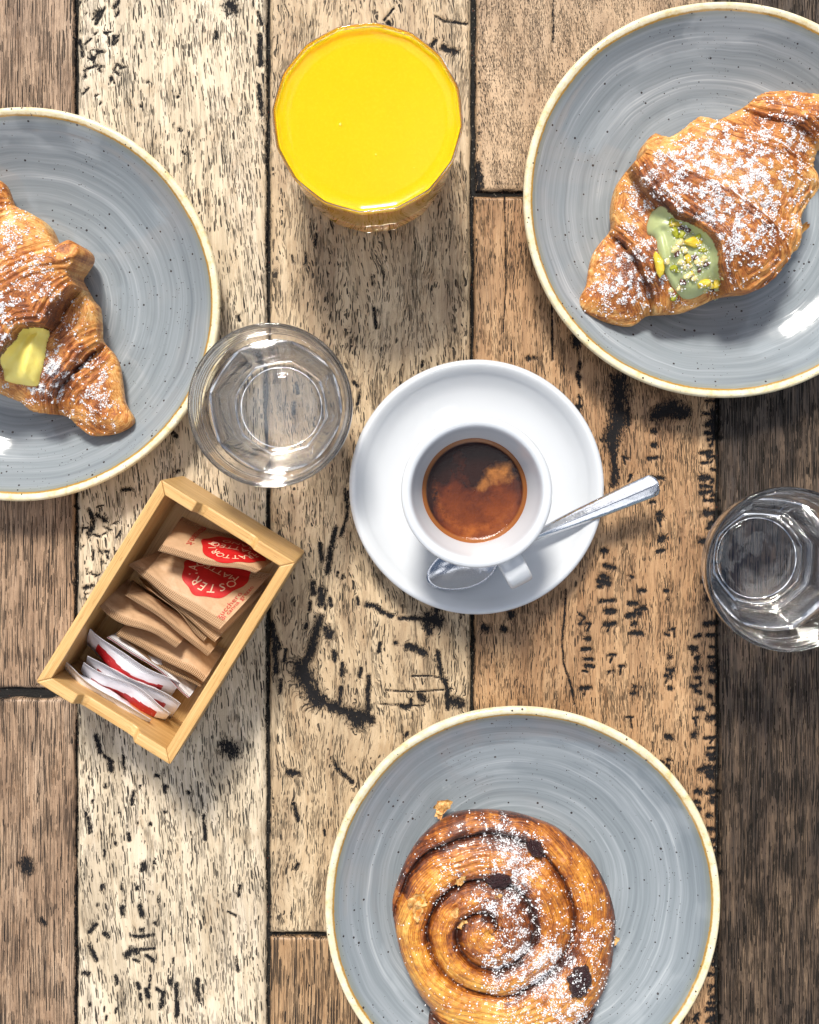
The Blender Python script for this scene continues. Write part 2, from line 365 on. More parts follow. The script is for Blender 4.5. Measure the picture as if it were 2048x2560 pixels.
column(1672, 1330, 2100, 34, 10, 13, 5)
column(1644, 1080, 1420, 30, 22, 13, 7, .95)
column(1560, 1060, 1260, 26, 18, 10, 10)
column(1585, 1440, 1600, 26, 24, 12, 8)
column(1512, 1380, 1550, 26, 32, 11, 6)
column(1575, 1600, 1900, 40, 16, 9, 14)
column(1530, 1560, 1700, 32, 24, 12, 5)
column(1468, 1560, 1720, 30, 18, 9, 6)
column(1770, 1080, 1400, 30, 22, 14, 8, .8)
column(1660, 1800, 2150, 44, 10, 8, 8, .7)
column(1448, 930, 1100, 40, 8, 10, 5, .7)
_pr2 = random.Random(8)
for _ in range(34):      # scattered holes of the pale planks
    x_, y_ = _pr2.uniform(210, 440), _pr2.uniform(1950, 2540)
    MARKS.append(L((x_, y_), (x_ + _pr2.uniform(-2, 2), y_ + _pr2.uniform(0, 16)), w=_pr2.uniform(4, 9)))
for _ in range(70):
    x_, y_ = _pr2.uniform(196, 300), _pr2.choice([_pr2.uniform(0, 270), _pr2.uniform(1240, 1500)])
    a_ = _pr2.uniform(0, 6.28); r_ = _pr2.uniform(6, 24)
    MARKS.append(L((x_, y_), (x_ + r_ * math.cos(a_), y_ + r_ * math.sin(a_)), w=_pr2.uniform(3, 6)))
for _ in range(24):
    x_, y_ = _pr2.uniform(700, 1160), _pr2.uniform(560, 2300)
    MARKS.append(L((x_, y_), (x_ + _pr2.uniform(-5, 5), y_ + _pr2.uniform(8, 34)), w=_pr2.uniform(5, 10)))

def axis(a, b, lo, hi, fine, coarse=.004):
    """fine spacing inside [lo, hi], coarse outside"""
    pts = []
    x = a
    while x < b - 1e-9:
        pts.append(x); x += fine if lo - coarse < x < hi else coarse
    pts.append(b); return np.array(pts)

def plank(mat, x0, x1, y0, y1, fine, parent, seed, rot=0.0):
    """pixel bounds on the table plane"""
    a = at(x0, y1); b = at(x1, y0)
    FX0, FX1 = at(0, 0).x - .004, at(2048, 0).x + .004; FY0, FY1 = at(0, 2560).y - .004, at(0, 0).y + .004
    xs = axis(a.x, b.x, FX0, FX1, fine); ys = axis(a.y, b.y, FY0, FY1, fine)
    X, Y = np.meshgrid(xs, ys, indexing='ij')
    PXx = X / PX + NX; PYy = -Y / PX + NY
    mark = np.zeros(X.shape)
    for pts, wd in MARKS:
        if wd <= 0: continue
        pad = wd * 1.2 + 4
        bx0, bx1 = pts[:, 0].min() - pad, pts[:, 0].max() + pad; by0, by1 = pts[:, 1].min() - pad, pts[:, 1].max() + pad
        i0, i1 = np.searchsorted(PXx[:, 0], [bx0, bx1]); yy = -PYy[0]; j0, j1 = np.searchsorted(yy, [-by1, -by0])
        if i1 <= i0 or j1 <= j0: continue
        d = seg_dist(PXx[i0:i1, j0:j1], PYy[i0:i1, j0:j1], pts, closed=False)
        mark[i0:i1, j0:j1] = np.maximum(mark[i0:i1, j0:j1], np.clip(1.0 - d / wd, 0, 1))
    ex = np.minimum(X - a.x, b.x - X); ey = np.minimum(Y - a.y, b.y - Y)
    rag = (fbm(X * 160, Y * 60, 4, seed) - .5) * .0028
    e = np.minimum(ex, ey * 1.0) + rag * .8
    mark = np.maximum(mark, np.clip(.9 - e / .0012, 0, 1) * .8)
    Z = -.0006 * np.clip(mark, 0, 1) ** 1.5 + (fbm(X * 14, Y * 5, 3, seed + 3) - .5) * .0007
    Z -= .0016 * np.clip(1 - np.minimum(ex, ey) / .0018, 0, 1) ** 2
    # ragged outline
    jx = (fbm(X * 0 + seed, Y * 110, 4, seed + 5) - .5) * .0016; jy = (fbm(X * 110, Y * 0 + seed, 4, seed + 6) - .5) * .0018
    X2 = X.copy(); Y2 = Y.copy()
    X2[0, :] += jx[0, :]; X2[-1, :] += jx[-1, :]; Y2[:, 0] += jy[:, 0]; Y2[:, -1] += jy[:, -1]
    nu, nv = X.shape
    V = np.stack([X2, Y2, Z], -1).reshape(-1, 3); F = grid_faces(nu, nv)
    ring = np.concatenate([np.arange(nv), (np.arange(1, nu)) * nv + nv - 1, (nu - 1) * nv + np.arange(nv - 2, -1, -1), np.arange(nu - 2, 0, -1) * nv])
    low = V[ring].copy(); low[:, 2] = -.018
    base = len(V); n = len(ring); k = np.arange(n); k2 = (k + 1) % n
    F2 = np.stack([ring[k], ring[k2], base + k2, base + k], -1)
    V = np.concatenate([V, low]); F = np.concatenate([F, F2])
    me = mesh_np('plank', V, F, {'mark': np.concatenate([mark.ravel(), np.full(n, .9)])})
    o = link('plank', me, mat, parent)
    return o

table = thing('table', 'old wooden table of reclaimed planks with dark gouged cracks under all the dishes', 'table')
X_L, X_R, Y_T, Y_B = -420, 2470, -420, 2980
PL = [
    (W_PINK, X_L, 188, Y_T, 1722, .0011), (W_PINK, X_L, 189, 1746, Y_B, .0009),
    (W_CREAM, 193, 668, Y_T, Y_B, .0008),
    (W_CREAM2, 674, 1178, Y_T, 2334, .0007), (W_STRIPE, 674, 1178, 2341, Y_B, .001),
    (W_HATCH, 1188, 1788, Y_T, 479, .001), (W_TAN, 1184, 1792, 490, Y_B, .0006),
    (W_DARK, 1797, X_R, Y_T, Y_B, .001),
]
for i, (mt, a, b, c, d, f) in enumerate(PL):
    o = plank(mt, a, b, c, d, f, table, i * 3 + 1)
    o['label'] = ['pinkish brown plank above its end joint', 'pinkish brown plank with a knot below the end joint', 'palest cream plank with short black pores', 'cream plank with a hooked black crack', 'striped tan plank end', 'fine hatched light brown plank', 'tan plank with columns of black pits', 'dark brown plank'][i]
# dark gritty joint filler under the gaps
m = M('joint_filler'); P = m.pos()
g = m.noise(P, 1.6, 4, .8); v = m.vor(P, 1.3, out=None); r = m.sep(v.outputs['Color'])
c = m.ramp(g, [(.35, (.006, .006, .006)), (.62, (.03, .027, .023)), (.78, (.14, .12, .09))])
c = m.mix(m.math('MULTIPLY', m.math('GREATER_THAN', r[0], .93), m.math('LESS_THAN', v.outputs['Distance'], .35)), c, (.4, .34, .27))
c = m.mix(m.math('MULTIPLY', m.math('GREATER_THAN', r[1], .975), m.math('LESS_THAN', v.outputs['Distance'], .35)), c, (.35, .06, .02))
m.set('Base Color', c); m.set('Roughness', .35); m.bump(g, .0015, 1)
a = at(X_L, Y_B); b = at(X_R, Y_T)
xs = np.array([a.x, *[v_ for q in (190, 671, 1181, 1794) for v_ in np.linspace(at(q - 14, 0).x, at(q + 14, 0).x, 10)], b.x]); ys = np.linspace(a.y, b.y, 700)
X, Y = np.meshgrid(xs, ys, indexing='ij'); Z = -.0028 + (fbm(X * 700, Y * 500, 3, 40) - .5) * .0026
link('joint_filler', mesh_np('joint_filler', np.stack([X, Y, Z], -1).reshape(-1, 3), grid_faces(*X.shape)), m.m, table)

# ------------------------------------------------------------------ plates
def glaze_mat():
    m = M('blue_grey_glaze'); P = m.pos(); rad = m.attr('rad'); x, y, z = m.sep(P)
    ln = m.vmath('NORMALIZE', m.comb(x, y, 0)); oi = m.node('ObjectInfo').outputs['Random']
    oz = m.math('MULTIPLY', oi, 50)
    lx, ly, _ = m.sep(ln)
    rr = m.math('ADD', rad, m.math('MULTIPLY', m.math('SUBTRACT', m.noise(m.vmath('MULTIPLY', P, (.02, .02, 0)), 1, 2), .5), .06))
    vec = m.comb(m.math('MULTIPLY', rr, 24), m.math('MULTIPLY', lx, .5), m.math('ADD', m.math('MULTIPLY', ly, .5), oz))
    n1 = m.noise(vec, 1.0, 3, .6)
    vec2 = m.comb(m.math('MULTIPLY', rr, 90), m.math('MULTIPLY', lx, 1.1), m.math('ADD', m.math('MULTIPLY', ly, 1.1), oz)); n2 = m.noise(vec2, 1, 3, .6)
    t = m.math('ADD', m.math('MULTIPLY', n1, .6), m.math('MULTIPLY', n2, .4))
    col = m.ramp(t, [(.30, srgb(112, 120, 126)), (.47, srgb(130, 138, 143)), (.58, srgb(143, 150, 155)), (.68, srgb(170, 176, 180))])
    # speckles
    v = m.vor(m.vmath('ADD', P, (0, 0, 0)), .42, out=None); r = m.sep(v.outputs['Color'])
    sp = m.math('LESS_THAN', v.outputs['Distance'], m.math('MULTIPLY', m.math('POWER', r[0], 3), .26))
    cl = m.step(m.noise(m.comb(x, y, oz), .045, 3), .4, .6)
    sp = m.math('MULTIPLY', sp, m.math('GREATER_THAN', m.math('MULTIPLY_ADD', cl, .45, .3), r[1]))
    v2 = m.vor(P, .9, out=None); r2 = m.sep(v2.outputs['Color'])
    sp2 = m.math('MULTIPLY', m.math('LESS_THAN', v2.outputs['Distance'], m.math('MULTIPLY', r2[0], .24)), m.math('GREATER_THAN', m.math('MULTIPLY', cl, .35), r2[1]))
    spk = m.math('MAXIMUM', sp, sp2)
    # rim
    nz = m.noise(m.vmath('MULTIPLY', P, (.5, .5, .5)), 1, 5, .75); nl = m.noise(m.vmath('MULTIPLY', P, (.03, .03, 0)), 1, 2)
    rj = m.math('ADD', rad, m.math('ADD', m.math('MULTIPLY', m.math('SUBTRACT', nz, .5), .012), m.math('MULTIPLY', m.math('SUBTRACT', nl, .5), .012)))
    halo = m.math('MULTIPLY', m.step(rj, .92, .952), .45)
    col = m.mix(halo, col, srgb(118, 118, 92))
    cream = m.ramp(m.noise(P, .18, 4, .7), [(.30, srgb(204, 182, 128)), (.45, srgb(220, 207, 170)), (.7, srgb(230, 222, 196))])
    edge = m.step(rj, .951, .956); crm = m.step(rj, .959, .967)
    brn = m.mix(m.noise(P, .3, 3), srgb(132, 96, 34), srgb(190, 150, 74))
    col = m.mix(edge, col, brn); col = m.mix(crm, col, cream)
    col = m.mix(m.math('MULTIPLY', spk, .92), col, srgb(42, 30, 28))
    m.set('Base Color', col)
    m.set('Roughness', m.math('MULTIPLY_ADD', m.noise(P, .12, 3), .08, .05)); m.set('Specular IOR Level', .55)
    m.bump(m.math('ADD', m.math('MULTIPLY', n1, .6), m.math('MULTIPLY', m.noise(P, .05, 2), 2.0)), .00035, .5)
    return m.m
GLAZE = glaze_mat()

PPROF = [(0, 5.2), (.12, 5.2), (.3, 5.3), (.45, 5.7), (.55, 6.6), (.64, 8.4), (.72, 10.8), (.80, 14.2), (.87, 18.2), (.92, 21.8), (.95, 24.0), (.97, 25.3), (.983, 25.7), (.994, 25.2), (1.0, 23.8), (.997, 22.2), (.985, 20.2),
         (.95, 17.0), (.88, 12.6), (.78, 8.2), (.68, 4.6), (.62, 2.6), (.60, .6), (.59, 0.0), (.575, 0.0), (.565, .8), (.5, 2.4), (0.001, 2.4)]
def plate_z(rn):
    pr = np.array(PPROF[:14]); return np.interp(rn, pr[:, 0], pr[:, 1]) * .001

def make_plate(cx, cy, Rpx, label, squarish=(0, 0), group='blue grey speckled plates'):
    zr = .0255
    c = at(cx, cy, zr); t = thing('plate', label, 'plate', (c.x, c.y, .0003), group)
    prof = spline([(r * 1.0, z) for r, z in PPROF], 4)
    Rm = Rpx * PX * (1 - zr / CAMH); seg = 256; th = np.linspace(0, 2 * np.pi, seg, endpoint=False)
    f = 1 + squarish[0] * np.cos(4 * th + squarish[1]) + .003 * np.cos(3 * th + 1 + cx)
    V = []; A = []
    for k, (r, z) in enumerate(prof):
        ff = 1 + (f - 1) * min(1, max(r, 0) * 1.0)
        wob = .0003 * np.cos(2 * th + cx) * r
        V.append(np.stack([r * Rm * ff * np.cos(th), r * Rm * ff * np.sin(th), z * .001 + wob * (z > 3)], -1))
        A.append(np.full(seg, r if k <= len(PPROF[:14]) * 4 else 1.0))
    V = np.concatenate(V); A = np.concatenate(A); n = len(prof)
    F = grid_faces(n, seg, True)[:, ::-1]
    row = F.min(1) // seg
    kr0 = min(k for k, (r, z) in enumerate(prof) if r >= .95); kr1 = max(k for k, (r, z) in enumerate(prof) if r >= .985)
    isrim = (row >= kr0) & (row < kr1)
    for nm, sel in (('dish', ~isrim), ('rim', isrim)):
        Fs = F[sel]; u, inv = np.unique(Fs, return_inverse=True)
        me = mesh_np(nm, V[u], inv.reshape(-1, 4), {'rad': A[u]})
        link(nm, me, GLAZE, t)
    return t, Rm
plate_r, RPL = make_plate(1806, 498, 499, 'blue grey plate under the croissant with green cream, upper right', (-.006, .0))
plate_l, RPL2 = make_plate(55, 759, 493, 'blue grey plate under the croissant with yellow custard, at the left edge', (.003, 1.0))
plate_b, RPL3 = make_plate(1306, 2262, 497, 'blue grey plate under the spiral raisin pastry at the bottom', (-.005, .6))

# ------------------------------------------------------------------ pastry
def pastry_mat(name, swirl=False):
    m = M(name); P = m.pos(); x, y, z = m.sep(P)
    fib = m.attr('fib'); edge = m.attr('edge'); tone = m.attr('tone')
    n1 = m.noise(P, .12, 5, .65); n2 = m.noise(P, .55, 4, .7)
    # layered fibres parallel to the folds
    al = m.attr('along')
    fv = m.comb(m.math('MULTIPLY', fib, 2.9 if swirl else 2.1), m.math('MULTIPLY', al, .07 if swirl else .10), 0)
    fb = m.noise(fv, 1.0, 4, .7)
    t = m.math('ADD', tone, m.math('ADD', m.math('MULTIPLY', m.math('SUBTRACT', n1, .5), .75 if swirl else 1.0), m.math('MULTIPLY', m.math('SUBTRACT', n2, .5), .5)))
    t = m.math('ADD', t, m.math('MULTIPLY', m.math('SUBTRACT', fb, .5), .9))
    if swirl:
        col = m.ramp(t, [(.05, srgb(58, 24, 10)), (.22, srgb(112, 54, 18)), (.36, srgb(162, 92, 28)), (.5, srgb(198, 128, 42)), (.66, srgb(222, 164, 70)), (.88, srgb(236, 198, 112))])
    else:
        col = m.ramp(t, [(.05, srgb(66, 30, 15)), (.22, srgb(112, 56, 24)), (.38, srgb(158, 88, 36)), (.52, srgb(194, 124, 56)), (.68, srgb(220, 162, 90)), (.88, srgb(232, 196, 138))])
    bl = m.step(m.noise(m.vmath('ADD', P, (31, 7, 3)), .33, 5, .75), .60, .72)
    col = m.mix(m.math('MULTIPLY', bl, .55), col, srgb(118, 56, 26))
    fm = m.ramp(fb, [(.3, .62), (.5, 1.0), (.72, 1.18)])
    col = m.mix(m.math('MULTIPLY_ADD', edge, .6, .4, clamp=True), col, m.mix(1.0, col, fm, 'MULTIPLY'))
    sp = m.vor(P, 1.1, out=None); d = m.math('LESS_THAN', sp.outputs['Distance'], .22)
    d = m.math('MULTIPLY', d, m.math('LESS_THAN', m.sep(sp.outputs['Color'])[0], .10)); col = m.mix(m.math('MULTIPLY', d, .6), col, srgb(70, 28, 14))
    # fine sugar dust between the larger clumps
    sg = m.attr('sugar'); g = m.noise(P, 1.5, 3, .6)
    dm = m.step(m.math('ADD', m.math('MULTIPLY', sg, .26), g), .74, .98)
    col = m.mix(m.math('MULTIPLY', dm, .9), col, (.86, .86, .88))
    m.set('Base Color', col)
    m.set('Roughness', m.math('MULTIPLY_ADD', dm, .45, m.math('MULTIPLY_ADD', n2, .3, .22 if swirl else .3)))
    m.set('Specular IOR Level', .5)
    m.set('Subsurface Weight', .12); m.set('Subsurface Radius', (1, .5, .25)); m.set('Subsurface Scale', .0015)
    h = m.math('ADD', m.math('MULTIPLY', fb, .8), m.math('MULTIPLY', n2, .5))
    h = m.math('ADD', h, m.math('MULTIPLY', m.noise(P, 1.6, 3, .7), .3)); h = m.math('MULTIPLY_ADD', dm, .4, h)
    m.bump(h, .0004 if swirl else .0007, .9)
    if swirl: m.set('Coat Weight', .35); m.set('Coat Roughness', .12)
    return m.m
CROI = pastry_mat('croissant_crust'); SWIRL = pastry_mat('caramel_crust', True)
m = M('icing_sugar'); m.set('Base Color', (.88, .88, .9)); m.set('Roughness', .85); m.set('Subsurface Weight', .3); m.set('Subsurface Radius', (1, 1, 1)); m.set('Subsurface Scale', .0006)
SUGAR = m.m

def ico():
    bm = bmesh.new(); bmesh.ops.create_icosphere(bm, subdivisions=1, radius=1)
    V = np.array([v.co[:] for v in bm.verts]); F = np.array([[v.index for v in f.verts] for f in bm.faces]); bm.free(); return V, F
ICO_V, ICO_F = ico()

def sugar(parent, P, W, n, rmin=.00016, rmax=.00055, seed=0, lift=0.0):
    """scatter irregular grains on points P (k,3) with weights W"""
    rng = np.random.default_rng(seed); p = W / W.sum(); idx = rng.choice(len(P), n, p=p)
    C = P[idx] + rng.normal(0, .0003, (n, 3)) * [1, 1, 0.15]
    r = rmin + (rmax - rmin) * rng.random(n) ** 3.0
    nv = len(ICO_V)
    J = ICO_V[None] * (1 + rng.normal(0, .22, (n, nv, 1)))
    sx = 1 + rng.normal(0, .25, (n, 1)); sy = 1 + rng.normal(0, .25, (n, 1)); J = J * np.stack([sx, sy, np.full((n, 1), .6)], -1)
    an = rng.random(n) * 6.28; ca, sa = np.cos(an)[:, None], np.sin(an)[:, None]
    J = np.stack([J[..., 0] * ca - J[..., 1] * sa, J[..., 0] * sa + J[..., 1] * ca, J[..., 2]], -1)
    V = (C[:, None] + J * r[:, None, None]); V[..., 2] += (r * .25)[:, None] + lift
    F = (ICO_F[None] + (np.arange(n) * nv)[:, None, None]).reshape(-1, 3)
    o = link('powdered_sugar', mesh_np('powdered_sugar', V.reshape(-1, 3), F), SUGAR, parent, smooth=False)
    o['kind'] = 'stuff'; return o

def zc(ox, oy, s, pts): return [(ox + s * a, oy + s * b) for a, b in pts]
def local(pts, origin, h):
    return np.array([(at(a, b, h).x - origin.x, at(a, b, h).y - origin.y) for a, b in pts])

def underside(X, Y, Z, D, base, ring=.0032, under=.005, hm=.012, blend=.014):
    """roll the outer ring of a heightfield under, so the sides are round"""
    gy, gx = np.gradient(D, axis=1), np.gradient(D, axis=0)
    gl = np.hypot(gx, gy) + 1e-12; gx, gy = gx / gl, gy / gl
    t = np.clip(D / ring, 0, 1)
    newD = np.where(D < ring, under * (1 - np.sin(t * np.pi / 2)), np.where(D < blend, (D - ring) * blend / (blend - ring), D))
    mv = newD - D
    zed = np.where(D < ring, base + t * (np.minimum(Z, base + hm) - base), Z)
    return X + gx * mv, Y + gy * mv, zed

def build_pastry(name_part, mat, outline, Zf, base, parent, step=.00045, extra=None, hm=.012):
    """Zf(X,Y,D) -> (Z, attrs) on a grid over the outline"""
    x0, y0 = outline.min(0) - .001; x1, y1 = outline.max(0) + .001
    X, Y = np.meshgrid(np.arange(x0, x1, step), np.arange(y0, y1, step), indexing='ij')
    D = sdist(X, Y, outline)
    Dj = D + (fbm(X * 420, Y * 420, 3, 9) - .5) * .0017
    Z, at_ = Zf(X, Y, D)
    X2, Y2, Z2 = underside(X, Y, Z, D, base, hm=hm)
    keep = Dj > 0
    idx = -np.ones(X.shape, int); idx[keep] = np.arange(keep.sum())
    F = grid_faces(*X.shape); fl = idx.ravel()[F]; F = fl[(fl >= 0).all(1)]
    V = np.stack([X2, Y2, Z2], -1)[keep]
    me = mesh_np(name_part, V, F[:, ::1], {k: v[keep] for k, v in at_.items()})
    o = link(name_part, me, mat, parent)
    return o, (X, Y, Z, D, V, {k: v[keep] for k, v in at_.items()}, D[keep])

def croissant_field(lobes, outline, base, Hm, Wd, seed):
    def f(X, Y, D):
        E = Hm * np.sqrt(np.clip(1 - (1 - np.clip(D / Wd, 0, 1)) ** 2, 0, 1))
        best = np.full(X.shape, -1.0); fib = np.zeros(X.shape); edge = np.zeros(X.shape); tone = np.zeros(X.shape); al = np.zeros(X.shape)
        for k, (poly, off, lift, tn) in enumerate(lobes):
            wx = (fbm(X * 55, Y * 55, 3, seed + k) - .5) * .0030 + (fbm(X * 300, Y * 300, 2, seed + k + 30) - .5) * .0012
            d = sdist(X, Y, poly) + wx
            r = np.sqrt(np.clip(1 - (1 - np.clip(d / .0055, 0, 1)) ** 2, 0, 1))
            z = E * .68 + 2.4 * off * np.clip(E / (Hm * .45), .15, 1) + 1.6 * lift * r
            z = np.where(d > 0, z, -1)
            win = z > best
            best = np.where(win, z, best)
            fib = np.where(win, d * 1000 + k * 31.7, fib); edge = np.where(win, np.exp(-np.clip(d, 0, 1) / .0065), edge)
            c = poly.mean(0); ang = np.arctan2(Y - c[1], X - c[0]) * 30
            tone = np.where(win, tn, tone); al = np.where(win, ang, al)
        best = np.maximum(best, E * .72)
        Z = base + best
        # layered terraces beside the fold edges
        Z += .0012 * edge * np.sin(fib * 2.2 + 3 * fbm(X * 90, Y * 90, 2, 71)) * np.clip(E / (Hm * .4), 0, 1)
        Z += (fbm(X * 70, Y * 70, 3, seed + 11) - .5) * .0022 * np.clip(D / .006, 0, 1) + (fbm(X * 260, Y * 260, 3, seed + 12) - .5) * .0015
        Z -= .0012 * (1 - np.abs(2 * fbm(X * 45, Y * 45, 3, seed + 60) - 1)) ** 6 * np.clip(D / .006, 0, 1)
        side = np.clip(1 - D / .012, 0, 1)
        tn = tone + .01 + .28 * side - .15 * edge * (fbm(X * 80, Y * 80, 2, seed + 20) > .45)
        dn = fbm(X * 38, Y * 38, 3, seed + 33)
        sug = np.clip((dn - .34) * 2.6, 0.05, .9) * np.clip((D - .004) / .006, 0, 1)
        return Z, dict(fib=fib, edge=edge, tone=tn, sugar=sug, along=al)
    return f

def sugar_weights(V, A, D, seed, cs=420):
    c = fbm(V[:, 0] * cs, V[:, 1] * cs, 2, seed)
    return np.clip((c - .47) * 7, 0, 1) * (A['sugar'] * 1.0 + .06) * (D > .0035) + 1e-9

FLOOR_Z = .0055
# right croissant ------------------------------------------------
o_r = at(1802, 497, .0255); o_r.z = 0
zz = lambda pts: zc(1440, 220, .3525, pts)
cr_out = [(30, 1490), (75, 1400), (90, 1300), (120, 1180), (180, 1090), (250, 1000), (245, 870), (275, 720), (320, 640), (375, 570), (430, 530), (440, 470), (470, 410), (520, 370), (565, 385), (620, 395), (700, 350), (770, 290), (850, 245), (1000, 240), (1100, 190), (1180, 150), (1270, 75), (1400, 50), (1560, 55), (1700, 75), (1820, 110), (1920, 180), (1960, 260), (1900, 360), (1800, 420), (1700, 450), (1665, 560), (1675, 680), (1640, 780), (1570, 870), (1550, 960), (1555, 1060), (1530, 1150), (1450, 1230), (1330, 1380), (1220, 1460), (1100, 1475), (980, 1500), (850, 1560), (740, 1600), (600, 1610), (500, 1620), (400, 1690), (250, 1670), (100, 1610), (40, 1560)]
HC = .020
outl = smooth_poly(local(zz(cr_out), o_r, HC), 3)
lob = lambda pts, h=.034: smooth_poly(local(zz(pts), o_r, h), 3)
lobes = [
    (lob([(-40, 1500), (75, 1380), (90, 1250), (180, 1060), (250, 950), (330, 1040), (420, 1180), (500, 1330), (570, 1450), (620, 1680), (400, 1760), (100, 1700)]), .0, .0025, .40),
    (lob([(200, 900), (245, 700), (375, 520), (430, 500), (520, 700), (640, 860), (800, 960), (980, 1150), (1050, 1380), (1150, 1440), (1000, 1560), (850, 1640), (600, 1680), (560, 1460), (480, 1310), (380, 1130), (260, 960)], .03), .0028, .0022, .44),
    (lob([(1000, 200), (1180, 100), (1270, 20), (1560, 0), (1900, 60), (2040, 300), (1900, 480), (1660, 620), (1500, 560), (1200, 400)]), .0020, .003, .42),
    (lob([(490, 370), (700, 300), (850, 200), (1000, 230), (1130, 265), (1250, 310), (1400, 370), (1560, 460), (1680, 560), (1740, 680), (1660, 800), (1600, 900), (1600, 1060), (1560, 1200), (1330, 1420), (1220, 1500), (1100, 1470), (1010, 1290), (930, 1050), (680, 930), (560, 800)], .04), .0058, .003, .50),
    (lob([(430, 470), (500, 350), (570, 400), (640, 470), (780, 580), (950, 680), (1150, 790), (1370, 960), (1480, 1080), (1500, 1220), (1330, 1400), (1220, 1460), (1080, 1400), (1010, 1270), (960, 1120), (840, 1010), (690, 930), (580, 830), (500, 730), (450, 600)], .042), .0082, .003, .40),
    (lob([(1180, 110), (1280, 40), (1560, 20), (1800, 60), (1980, 200), (1900, 330), (1700, 330), (1500, 260), (1300, 200)]), .0040, .002, .46),
]
cr_r = thing('croissant', 'sugar dusted croissant filled with pale green cream and chopped pistachios', 'croissant', (o_r.x, o_r.y, .0003))
body, (X, Y, Z, D, V, A, Dv) = build_pastry('crust', CROI, outl, croissant_field(lobes, outl, FLOOR_Z, .034, .030, 3), FLOOR_Z, cr_r)
cream_poly = local(zz([(510, 980), (540, 880), (600, 845), (650, 880), (690, 940), (800, 970), (900, 1020), (960, 1120), (1010, 1250), (1050, 1370), (1105, 1440), (1080, 1465), (980, 1450), (900, 1500), (820, 1510), (750, 1470), (680, 1390), (620, 1280), (580, 1170), (565, 1070), (520, 1030)]), o_r, .038)
cream_poly = smooth_poly(cream_poly, 4)
inc = sdist(V[:, 0], V[:, 1], cream_poly)
W = sugar_weights(V, A, Dv, 2) * (inc < -.0005)
sugar(cr_r, V, W, 26000, .0001, .00046, seed=1)

def surf_z(Xq, Yq, X, Y, Z):
    i = np.clip(((Xq - X[0, 0]) / (X[1, 0] - X[0, 0])).astype(int), 0, X.shape[0] - 1); j = np.clip(((Yq - Y[0, 0]) / (Y[0, 1] - Y[0, 0])).astype(int), 0, X.shape[1] - 1)
    return Z[i, j]
def cream(name, poly, XYZ, parent, mat, H, wd, seed, ridge):
    x0, y0 = poly.min(0) - .001; x1, y1 = poly.max(0) + .001
    Xc, Yc = np.meshgrid(np.arange(x0, x1, .0004), np.arange(y0, y1, .0004), indexing='ij')
    d = sdist(Xc, Yc, poly); zb = surf_z(Xc, Yc, *XYZ)
    # settle the surface under the cream to a smooth one
    for _ in range(30):
        zb[1:-1, 1:-1] = (zb[:-2, 1:-1] + zb[2:, 1:-1] + zb[1:-1, :-2] + zb[1:-1, 2:]) / 4
    t = np.clip(d / wd, 0, 1)
    Zc = zb - .0008 + H * np.sqrt(np.clip(1 - (1 - t) ** 2, 0, 1)) + ridge(Xc, Yc) * t
    Zc += (fbm(Xc * 90, Yc * 90, 2, seed) - .5) * .0018 * t
    keep = d > -.0002; idx = -np.ones(Xc.shape, int); idx[keep] = np.arange(keep.sum())
    F = idx.ravel()[grid_faces(*Xc.shape)]; F = F[(F >= 0).all(1)]
    o = link(name, mesh_np(name, np.stack([Xc, Yc, Zc], -1)[keep], F), mat, parent)
    return o, (Xc, Yc, Zc, d)
def cream_mat(name, c1, c2):
    m = M(name); P = m.pos(); n = m.noise(P, .25, 4, .6); m.set('Base Color', m.mix(n, c1, c2)); m.set('Roughness', .32)
    m.set('Subsurface Weight', .35); m.set('Subsurface Radius', (1, .8, .4)); m.set('Subsurface Scale', .002)
    m.bump(m.noise(P, .5, 3), .0004, .5); return m.m
GREEN = cream_mat('pistachio_cream', srgb(166, 177, 120), srgb(186, 193, 142)); CUST = cream_mat('custard', srgb(252, 226, 104), srgb(253, 236, 142))
ax = at(*zz([(620, 1020)])[0], .04) - o_r; bx = at(*zz([(740, 1420)])[0], .04) - o_r
def rg(X, Y):
    d = seg_dist(X, Y, np.array([[ax.x, ax.y], [(ax.x + bx.x) / 2 - .001, (ax.y + bx.y) / 2], [bx.x, bx.y]]), closed=False)
    return -.0022 * np.exp(-(d / .0016) ** 2) + .0012 * np.exp(-((d - .004) / .002) ** 2)
creamo, (Xc, Yc, Zc, dc) = cream('cream_filling', cream_poly, (X, Y, Z), cr_r, GREEN, .0052, .0065, 3, rg)

# pistachio pieces
def nut_mat(n, c):
    m = M(n); P = m.pos(); m.set('Base Color', m.mix(m.noise(P, .5, 3), c, sc(c, .55))); m.set('Roughness', .45); m.set('Subsurface Weight', .15); m.set('Subsurface Scale', .001); return m.m
NUTS = [nut_mat('nut_green', srgb(176, 178, 40)), nut_mat('nut_yellow', srgb(232, 204, 60)), nut_mat('nut_skin', srgb(104, 62, 48)), nut_mat('nut_pale', srgb(238, 222, 150))]
def chunk(name, loc, size, mat, parent, seed, flat=.6, ang=0, long=1.0):
    rng = np.random.default_rng(seed); bm = bmesh.new(); bmesh.ops.create_icosphere(bm, subdivisions=2, radius=1)
    for v in bm.verts:
        d = v.co.normalized(); k = 1 + .22 * math.sin(3.1 * d.x + seed) * math.cos(2.7 * d.y + seed * 2) + rng.normal(0, .06)
        v.co = Vector((d.x * k * long, d.y * k * .75, d.z * k * flat)) * size
    me = bpy.data.meshes.new(name); bm.to_mesh(me); bm.free()
    o = link(name, me, mat, parent, loc, smooth=False); o.rotation_euler = (rng.uniform(-.4, .4), rng.uniform(-.4, .4), ang); return o
